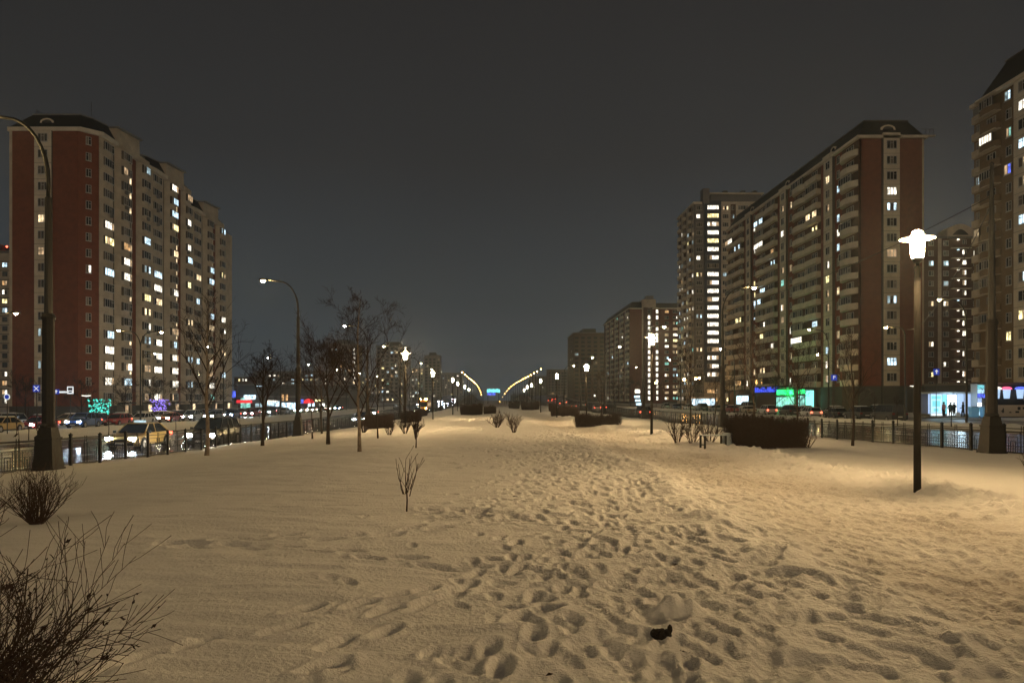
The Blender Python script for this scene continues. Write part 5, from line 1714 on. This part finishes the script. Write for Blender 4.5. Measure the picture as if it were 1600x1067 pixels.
CG = "cars queueing on the left service road"
LS = [(-46.6, 70, 'sedan', 'yellow', 'off', "yellow saloon at the left edge of the service road"), (-47.0, 76.5, 'sedan', 'red', 'head', "red saloon behind the yellow one on the left service road"),
      (-46.8, 84.5, 'suv', 'blue', 'head', "blue off-roader with dazzling blue-white headlights right of the massive lamp"), (-47, 92.5, 'hatch', 'red', 'tail', "red hatchback behind the dazzling blue off-roader"),
      (-47, 99, 'hatch', 'white', 'off', "pale hatchback on the service road left of the double lamp pole"), (-47, 107.5, 'sedan', 'red', 'warm', "red saloon right of the double lamp pole"), (-47, 115.5, 'suv', 'silver', 'head', "silver off-roader above the yellow taxi's roof"),
      (-47, 124, 'estate', 'grey', 'head', "grey estate with headlights on before the violet garland"), (-47, 133, 'sedan', 'blue', 'head', "dark blue saloon with headlights on, service road middle"), (-47, 144, 'sedan', 'red', 'head', "maroon saloon with headlights on above the black car"),
      (-47, 155, 'suv', 'grey', 'head', "grey off-roader with headlights on, left of the fanned tree"), (-47, 166, 'sedan', 'silver', 'off', "silver saloon without lights behind the fanned tree"), (-46.5, 178, 'sedan', 'silver', 'head', "silver saloon with lit headlights below the shopping hall's teal window"),
      (-46.5, 189, 'hatch', 'white', 'warm', "white hatchback with warm headlights below the shopping hall"), (-46.5, 199, 'sedan', 'grey', 'warm', "grey saloon with warm headlights at the second lamp plinth"), (-46.5, 209, 'suv', 'white', 'warm', "white off-roader with warm headlights right of the second left lamp"), (-46.5, 222, 'sedan', 'blue', 'head', "far blue saloon with headlights on, end of the left service road")]
for (x, y, k, p, l_, lab) in LS: car(x, y, float(gL(y)) + .03, math.pi, k, p, lab, l_, CG, name="driving_car", roofsnow=(l_ == 'off'))
CG = "cars parked nose-in before the left block"
rr = random.Random(9)
for i in range(18):
    y = 74 + i * 6.2; k = rr.choice(['sedan', 'hatch', 'suv', 'estate']); p = ['black', 'silver', 'grey', 'white', 'blue', 'beige'][(i * 5 + 2) % 6]
    cn = {'sedan': 'saloon', 'hatch': 'hatchback', 'suv': 'off-roader', 'estate': 'estate'}[k]
    car(-53.2, y, float(gL(y)) + .03, math.pi / 2 + rr.uniform(-.06, .06), k, p, f"{p} {cn} parked nose-in, {ORD[i]} from the left edge before the left block", 'off', CG, roofsnow=True)

CG = "cars parked along the right service road"
RS = [(46.2, 86.5, 'van', 'black', 'off', "large black van parked under the red end wall, right of the parked row"), (46.6, 94.5, 'suv', 'black', 'off', "black off-roader parked beside the large van"), (46.8, 101, 'sedan', 'black', 'off', "black saloon half behind the parking sign"),
      (46.6, 109, 'estate', 'white', 'tail', "white estate with orange and red tail lights beside the parking sign"), (50.6, 110, 'hatch', 'silver', 'off', "silver hatchback behind the white estate"), (47, 117.5, 'suv', 'black', 'off', "black off-roader below the green shopfront"),
      (47, 127, 'suv', 'white', 'tail', "white off-roader with tail lights below the blue neon sign"), (51, 121, 'sedan', 'white', 'off', "snow covered white saloon behind the black off-roader"), (47, 136.5, 'sedan', 'beige', 'off', "beige saloon left of the white off-roader"),
      (47, 146, 'hatch', 'red', 'off', "dark red hatchback in the right parked row"), (47, 156, 'sedan', 'silver', 'off', "silver saloon near the pale canopy at the right row's middle"), (47, 167, 'suv', 'grey', 'off', "grey off-roader farther along the right parked row"),
      (47, 178, 'sedan', 'white', 'off', "white saloon below the tall tower"), (47, 190, 'sedan', 'blue', 'off', "dark blue saloon below the tall tower"), (47, 202, 'hatch', 'silver', 'off', "far silver hatchback in the right parked row"), (51.5, 150, 'van', 'white', 'off', "white van behind the right parked row"), (50.6, 97.5, 'suv', 'grey', 'off', "grey off-roader half hidden behind the large black van")]
for (x, y, k, p, l_, lab) in RS: car(x, y, float(gR(y)) + .03 + (x - 44.6) * .04, 0, k, p, lab, l_, CG, name="parked_car", roofsnow=(l_ == 'off' and k != 'van'))
z = float(gR(70)) + .1
car(54.4, 70.5, z + .4, math.pi / 2, 'sedan', 'white', "snowy white car poking in at the right edge before the annex", 'off', CG, roofsnow=True)

# ------------------------------------------------------------------ kiosk with customers
kz = -.62
rt = empty("market_kiosk", (at(1491, 90.5), 90.5, kz), 0, "glass kiosk glowing icy blue, with people waiting before it", "kiosk")
ice = mat("icy_lit_glass", (.2, .3, .35), .3, emit=(.48, .80, 1), strength=.95)
icew = mat("white_lit_doorway", (.5, .5, .5), .4, emit=(.85, .97, 1), strength=2.4)
iced = mat("dim_frosted_glass", (.2, .25, .3), .3, emit=(.42, .58, .9), strength=.75)
icep = mat("poster_teal_lit", (.1, .3, .3), .5, emit=(.22, .75, .85), strength=.8)
al = mat("aluminium_frame", (.35, .38, .40), .4, metal=.4)
W2, Dk, Hk = 3.0, 2.6, 2.75
b = MB(); b.box(-W2, W2, .02, Dk, 0, .3, M['greywall']); b.box(-W2 - .15, W2 + .15, -.35, Dk + .1, Hk, Hk + .22, al); b.box(-W2, W2, Dk - .1, Dk, .3, Hk, M['greywall']); b.box(-W2, W2, .3, .4, .3, Hk, iced); b.build("wall", rt)
for x in (-3.0, -1.55, -.95, .25, 1.15, 2.05, 2.94):
    b = MB(); b.box(x, x + .06, -.03, .05, 0, Hk, al); b.build("frame_post", rt)
for (x0, x1, z0_, z1_, mt) in ((-2.92, -1.57, .35, 2.65, ice), (-1.47, -.97, .35, 2.65, icep), (-.87, .23, .1, 2.6, icew), (.33, 1.13, .35, 2.65, iced), (1.23, 2.03, .35, 2.65, iced), (2.13, 2.92, .35, 2.65, iced)):
    b = MB(); b.box(x0, x1, -.01, .02, z0_, z1_, mt)
    if mt is ice:
        for (a, c, d_, e_) in ((.2, 1.15, 1.2, 1.9), (.35, .95, .6, .95)): b.box(x0 + a, x0 + c, -.03, -.012, d_, e_, icep)
        b.box(x0 + .1, x1 - .1, -.03, -.012, 2.1, 2.5, icep)
    b.build("door" if mt is icew else "glass_pane", rt)
b = MB()
for i in range(5): b.box(-2.9, -1.6, -.35, -.03, .02 + i * .09, .06 + i * .09, icew if i % 2 else M['trim'])
b.build("step_strips", rt)
l = bpy.data.lights.new("kiosk_glow", 'POINT'); l.energy = 110; l.color = (.6, .85, 1); l.shadow_soft_size = .6
o = bpy.data.objects.new("kiosk_glow", l); COL.objects.link(o); o.parent = rt; o.location = (-.3, -1.6, 2.3)
rt = empty("vending_column", (at(1536, 89), 89, kz), 0, "tall column of blue and white lit posters right of the kiosk", "advertising column")
b = MB(); b.box(-.75, .75, 0, 1.2, 0, 3.95, al); b.build("column_body", rt)
pc = [ice, icep, icew, iced, LIT['blue'], ice, icep]
rr = random.Random(2)
for i in range(7):
    b = MB(); z0_ = .15 + i * .53
    b.box(-.70, -.05 + rr.uniform(-.2, .3), -.03, -.004, z0_, z0_ + .48, pc[i]); b.box(.35, .70, -.03, -.004, z0_, z0_ + .48, pc[(i + 3) % 7]); b.build("lit_poster", rt)
for i, px in enumerate((1521, 1539)):
    rt = empty("recycling_bin", (at(px, 86.5), 86.5, kz), 0, ["pale blue bin standing left of the forked young tree", "blue bin standing right of the forked young tree"][i], "bin", "blue bins before the kiosk column")
    b = MB(); blu = PAINT['blue'] if i else ice
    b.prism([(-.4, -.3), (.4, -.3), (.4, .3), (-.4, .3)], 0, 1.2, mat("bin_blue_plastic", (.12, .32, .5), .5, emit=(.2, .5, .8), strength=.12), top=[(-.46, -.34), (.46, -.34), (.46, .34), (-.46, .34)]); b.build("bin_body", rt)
    b = MB(); b.prism([(-.48, -.36), (.48, -.36), (.48, .36), (-.48, .36)], 1.2, 1.27, al, top=[(-.3, -.3), (.3, -.3), (.3, .3), (-.3, .3)]); b.build("lid", rt)


def person(x, y, z, rz, coat, lab, pose=0, trousers=(.02, .02, .025), hair=(.03, .02, .015), bag=None):
    root = empty("person", (x, y, z), rz, lab, "person", "people waiting at the kiosk")
    J = {}; E_ = []; V = []; Rr = []
    def jn(n, co, r, par=None):
        J[n] = len(V); V.append(co); Rr.append(r)
        if par: E_.append((J[par], J[n]))
    st = .13 if pose != 1 else .20
    jn('pel', (0, 0, .93), .15)
    jn('wai', (0, 0, 1.08), .14, 'pel'); jn('che', (0, .01, 1.30), .17, 'wai'); jn('nec', (0, .0, 1.47), .065, 'che'); jn('hd0', (0, .02, 1.56), .085, 'nec'); jn('hd1', (0, .03, 1.68), .09, 'hd0')
    for s_, n in ((-1, 'l'), (1, 'r')):
        jn('hip' + n, (s_ * .09, 0, .86), .10, 'pel')
        ky = (.10 if s_ > 0 else -.06) if pose == 1 else .02
        jn('kn' + n, (s_ * .11, ky, .48), .068, 'hip' + n); jn('an' + n, (s_ * .12, ky * 1.4 - .02, .08), .05, 'kn' + n); jn('to' + n, (s_ * .13, ky * 1.4 + .14, .04), .042, 'an' + n)
        jn('sh' + n, (s_ * .19, 0, 1.38), .075, 'che')
        fw = .22 if (pose == 2 or (pose == 1 and s_ > 0)) else .03
        jn('el' + n, (s_ * .26, .0 + fw * .2, 1.11), .058, 'sh' + n); jn('wr' + n, (s_ * .23, fw + .04, .90 + fw * .5), .042, 'el' + n); jn('ha' + n, (s_ * .22, fw + .10, .83 + fw * .6), .036, 'wr' + n)
    me = bpy.data.meshes.new("body"); me.from_pydata(V, E_, [])
    o = link("body", me, root)
    coatm = mat("coat_cloth", coat, .9, noise=.15, scale=8); me.materials.append(coatm)
    md = o.modifiers.new("skin", 'SKIN')
    if not me.skin_vertices: me.skin_vertices.new()
    for i, r in enumerate(Rr):
        me.skin_vertices[0].data[i].radius = (r, r)
    me.skin_vertices[0].data[0].use_root = True
    sb = o.modifiers.new("smooth", 'SUBSURF'); sb.levels = 1; sb.render_levels = 1
    # clothing and hair as their own pieces over the body
    leg = mat("trouser_cloth", trousers, .9)
    b = MB()
    for s_, n in ((-1, 'l'), (1, 'r')):
        b.tube([V[J['hip' + n]], V[J['kn' + n]], V[J['an' + n]]], [.125, .088, .07], leg, 10)
    b.build("trousers", root, smooth=True)
    b = MB(); b.lathe([(.185, .74), (.20, .95), (.19, 1.15), (.225, 1.33), (.15, 1.46), (.09, 1.50)], coatm, 0, 0, 14); c_ = b.build("coat", root, smooth=True); c_.scale = (1, .72, 1)
    sk = mat("skin_tone", (.42, .27, .20), .6)
    b = MB(); b.lathe([(.03, 1.525), (.075, 1.56), (.088, 1.63), (.08, 1.69)], sk, 0, .045, 12); b.tube([(0, .12, 1.625), (0, .15, 1.60)], [.012, .016], sk, 5)
    b.build("face", root, smooth=True)
    b = MB(); b.lathe([(.10, 1.60), (.112, 1.66), (.10, 1.74), (.05, 1.785)], mat("hat_or_hair", hair, .9), 0, .012, 12); b.build("hair", root, smooth=True)
    return root


py_ = 88.6
person(at(1474.5, py_), py_, kz, .3, (.45, .25, .32), "person in a pink coat facing the kiosk, leftmost of the customers", 0)
person(at(1484.5, py_), py_, kz, -.2, (.03, .10, .13), "person in a dark teal jacket in front of the bright kiosk door", 0)
person(at(1490.5, py_ + .3), py_ + .3, kz, .1, (.015, .015, .02), "person in a black coat right beside the teal jacketed one", 2)
person(at(1504.5, py_), py_, kz, 1.2, (.012, .012, .014), "person in black walking past the dim kiosk panes", 1)
bgx = at(1495, py_); bg = empty("shopping_bag", (bgx, py_ - .2, kz), 0, "pale shopping bag standing on the snow between the kiosk customers", "bag")
b = MB(); b.prism([(-.22, -.12), (.22, -.12), (.22, .12), (-.22, .12)], 0, .55, M['frame'], top=[(-.2, -.05), (.2, -.05), (.2, .05), (-.2, .05)]); b.build("bag_body", bg)
b = MB(); b.tube([(-.1, 0, .54), (-.08, 0, .70), (.08, 0, .70), (.1, 0, .54)], .012, M['trim'], 4); b.build("handle", bg)


# ------------------------------------------------------------------ signs
def text_mesh(body, size, m, name="lettering"):
    c = bpy.data.curves.new(name, 'FONT'); c.body = body; c.size = size; c.extrude = .006; c.align_x = 'CENTER'; c.align_y = 'CENTER'; c.resolution_u = 3
    o = bpy.data.objects.new("tmp_text", c); COL.objects.link(o)
    dg = bpy.context.evaluated_depsgraph_get(); me = bpy.data.meshes.new_from_object(o.evaluated_get(dg)); me.materials.clear(); me.materials.append(m)
    bpy.data.objects.remove(o); return me


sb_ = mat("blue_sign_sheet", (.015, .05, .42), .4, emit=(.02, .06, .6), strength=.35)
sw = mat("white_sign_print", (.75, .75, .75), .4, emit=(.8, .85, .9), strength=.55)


def sign(px, py, Y, base, w, h, lab, glyph, face=0):
    x = at(px, Y); z = zat(py, Y)
    root = empty("road_sign", (x, Y, base), face, lab, "road sign")
    b = MB(); b.tube([(0, .06, 0), (0, .06, z - base + h * .4)], .04, M['pole'], 6); b.build("pole", root)
    b = MB()
    if glyph == 'O':
        b.tube([(0, .0, z - base), (0, .03, z - base)], w / 2, sw, 20); b.build("sign_plate", root)
        b = MB(); b.tube([(0, -.006, z - base), (0, -.001, z - base)], w * .36, sb_, 20); b.build("sign_face", root)
    else:
        b.box(-w / 2, w / 2, 0, .03, z - base - h / 2, z - base + h / 2, sb_ if glyph != 'B' else sw); b.build("sign_plate", root)
    if glyph == 'P':
        t = link("lettering", text_mesh("P", h * .85, sw), root, (0, -.01, z - base)); t.rotation_euler = (R(90), 0, 0)
    if glyph == '>':
        b = MB(); b.box(-w * .08, w * .08, -.012, -.002, z - base - h * .3, z - base + h * .1, sw); b.poly([(-w * .3, -.008, z - base + h * .05), (w * .3, -.008, z - base + h * .05), (0, -.008, z - base + h * .4)][::-1], sw); b.build("arrow", root)
    if glyph == 'X':
        b = MB()
        for s_ in (-1, 1): b.tube([(-w * .33, -.008, z - base - s_ * h * .33), (w * .33, -.008, z - base + s_ * h * .33)], .035, sw, 4)
        b.build("arrow", root)
    if glyph == 'B':
        b = MB(); b.box(-w * .34, w * .34, -.012, -.002, z - base - .02, z - base + h * .32, M['trim']); b.box(-w * .26, w * .26, -.012, -.002, z - base - h * .34, z - base - h * .16, M['trim']); b.build("pictogram", root)
        b = MB(); b.box(-w * .5 - 1.05, -w * .5 - .05, 0, .03, z - base - .32, z - base - .12, sw); b.build("side_plate", root)
    return root


sign(1303, 590, 92, -.9, .75, .75, "blue parking sign on a post right of the white estate", 'P')
sign(1463, 581, 88, -.7, .75, .75, "blue arrow sign on a post left above the kiosk", '>')
sign(57, 607, 66, -1.5, .62, .62, "blue square direction sign on a post at the left edge", 'X')
sign(88, 612, 74, -1.6, .6, .5, "small blue sign just right of the massive lamp shaft", '>')
sign(110, 609.5, 84, -1.6, .72, .85, "white bus stop board with a side plate right of the massive lamp", 'B')
sign(11, 620, 60, -1.4, .5, .5, "round white and blue road sign at the far left", 'O')
sign(380 + 0, 0, 1, 0, .01, .01, "x", 'Z') if False else None

# white shop sign low on the right, angled block
rt = empty("street_sign_board", (at(996, 200), 200, -1.2), 0, "white lit board on a mast below the red angled block", "sign")
b = MB(); b.tube([(0, .1, 0), (0, .1, 5)], .1, M['pole'], 6); b.build("mast", rt)
b = MB(); b.box(-.7, .7, -.05, .05, 4.2, 5.2, LIT['white']); b.build("lit_board", rt)
for i in range(3):
    b = MB(); b.box(-.9 + .25 * i, .6 + .2 * i, -.05, .05, 2.9 - i * 1.0, 3.5 - i * 1.0, LIT['cool']); b.build("lit_board", rt)
# street lamps with orange glass low before the tower
for i, (px, py) in enumerate(((1069, 594), (1087, 593), (1092, 592), (1025, 599))):
    Y = 215 + i * 4; x = at(px, Y)
    rt = empty("globe_lamp", (x, Y, -1.2), 0, ["orange globe lamp left of the tower's foot", "orange globe lamp, left one of the close pair at the tower's foot", "orange globe lamp, right one of the close pair at the tower's foot", "orange globe lamp under the red block's stair chain"][i], "lamp", "orange globe lamps at the tower's foot")
    b = MB(); b.tube([(0, 0, 0), (0, 0, zat(py, Y) + 1.2)], .07, M['pole'], 6); b.build("pole", rt)
    b = MB(); b.lathe([(.05, -.35), (.32, -.2), (.4, 0), (.3, .25), (.05, .38)], M['sodium'], 0, 0, 10); b.build("lamp_glass", rt, (0, 0, zat(py, Y) + 1.4))

# red obstruction lights on a roof at the left edge
for i, px in enumerate((1.5, 11)):
    Y = 232; rt = empty("warning_light", (at(px, Y), Y, zat(393, Y)), 0, ["red warning light on the roof at the left edge, outer one", "red warning light on the roof at the left edge, inner one"][i], "lamp", "red warning lights on the roof")
    b = MB(); b.tube([(0, 0, 0), (0, 0, 1.2)], .07, M['pole'], 5); b.build("mast", rt)
    b = MB(); b.lathe([(.1, 0), (.28, .15), (.28, .4), (.1, .55)], M['tail'], 0, 0, 8); b.build("lamp_glass", rt, (0, 0, 1.2))


# ------------------------------------------------------------------ overhead cables
def cable(p, q, sag, lab):
    pts = [Vector(p).lerp(Vector(q), t / 14) + Vector((0, 0, -sag * 4 * (t / 14) * (1 - t / 14))) for t in range(15)]
    b = MB(); b.tube(pts, .018, M['metal'], 4, cap=False)
    o = b.build("overhead_cable"); tag(o, lab, "cable", "overhead cables on the right")


cable((19, 28.2, 9.3), (18.9, 61, 9.2), .7, "cable slung between the two nearest right street lamps")
cable((19, 28.2, 9.0), (47, 84, 9.4), 1.4, "cable crossing from the near right street lamp over the road")
cable((18.9, 61, 8.9), (43.5, 96, 9.2), 1.0, "cable crossing the right road from the second tall lamp")

# ------------------------------------------------------------------ litter and frozen clods in the snow
rr = random.Random(77)
b = MB(); dk = mat("frozen_earth", (.016, .012, .010), .9, noise=.4, scale=60, bump=.6)
rt = empty("frozen_clod", (1.16, 5.1, float(park(1.16, 5.1))), 0, "black lump of frozen earth lying on the snow near the camera", "clod")
for (x, y, r) in ((0, 0, .05), (-.035, .01, .038), (.035, -.01, .03)):
    n = 10
    b.lathe([(r * .8, -.01), (r * 1.1, .012), (r * .9, .034), (r * .4, .055)], dk, x, y, 9)
b.v = [(x + rr.gauss(0, .004), y + rr.gauss(0, .004), z + rr.gauss(0, .005)) for x, y, z in b.v]
b.build("earth_lump", rt)
b = MB(); b.lathe([(.012, 0), (.02, .02), (.016, .045), (.004, .06)], dk, 0, 0, 7); b.build("leaf_tip", rt, (.055, -.005, .03))
for i, (px, py, s, lab) in enumerate(((852, 1056, .03, "dark curled leaf near the bottom edge of the snow"), (1148, 1008, .02, "small dark crumb right of the frozen lump, on a ridge"), (1065, 1010, .014, "tiny dark crumb between the lump and the ridge"), (1113, 893, .014, "dark speck left in a footprint mid snow"),
                                (1050, 880, .03, "thin dark twig fragment on the trampled snow"), (808, 968, .014, "lone brown leaf scrap left of the frozen lump"), (955, 906, .012, "brown scrap among the ripples left of the trampled band"), (222, 865, .03, "pale paper scrap on the untouched snow at the left"), (880, 714, .05, "dark twig bit on the far trodden snow"), (806, 773, .03, "dark crumb at the edge of the trodden band"))):
    Y = EYE * F / (py - 622); x = at(px, Y)
    b = MB(); m_ = M['deadleaf'] if i != 7 else M['frame']
    for k in range(3):
        a = rr.uniform(0, 6); u_ = (math.cos(a) * s, math.sin(a) * s)
        b.poly([(0, 0, .004 + k * .004), (u_[0] - u_[1] * .4, u_[1] + u_[0] * .4, s * .5), (u_[0] * 1.9, u_[1] * 1.9, s * rr.uniform(.1, .7)), (u_[0] + u_[1] * .4, u_[1] - u_[0] * .4, .006)], m_)
    o = b.build("snow_litter", None, (x, Y, float(park(x, Y)) + .01)); tag(o, lab, "scrap", "scraps lying on the snow")

# ------------------------------------------------------------------ night air
hm_ = bpy.data.materials.new("night_haze"); hm_.use_nodes = True
hn = hm_.node_tree.nodes; hn.clear()
ho = hn.new("ShaderNodeOutputMaterial"); hv = hn.new("ShaderNodeVolumePrincipled")
hv.inputs["Color"].default_value = (.74, .84, .92, 1); hv.inputs["Density"].default_value = 0.0005; hv.inputs["Anisotropy"].default_value = 0.6
hm_.node_tree.links.new(hv.outputs[0], ho.inputs["Volume"])
hb = MB(); hb.box(-1600, 1600, -320, 1600, -5.5, 85, hm_)
tag(hb.build("haze"), kind="stuff")
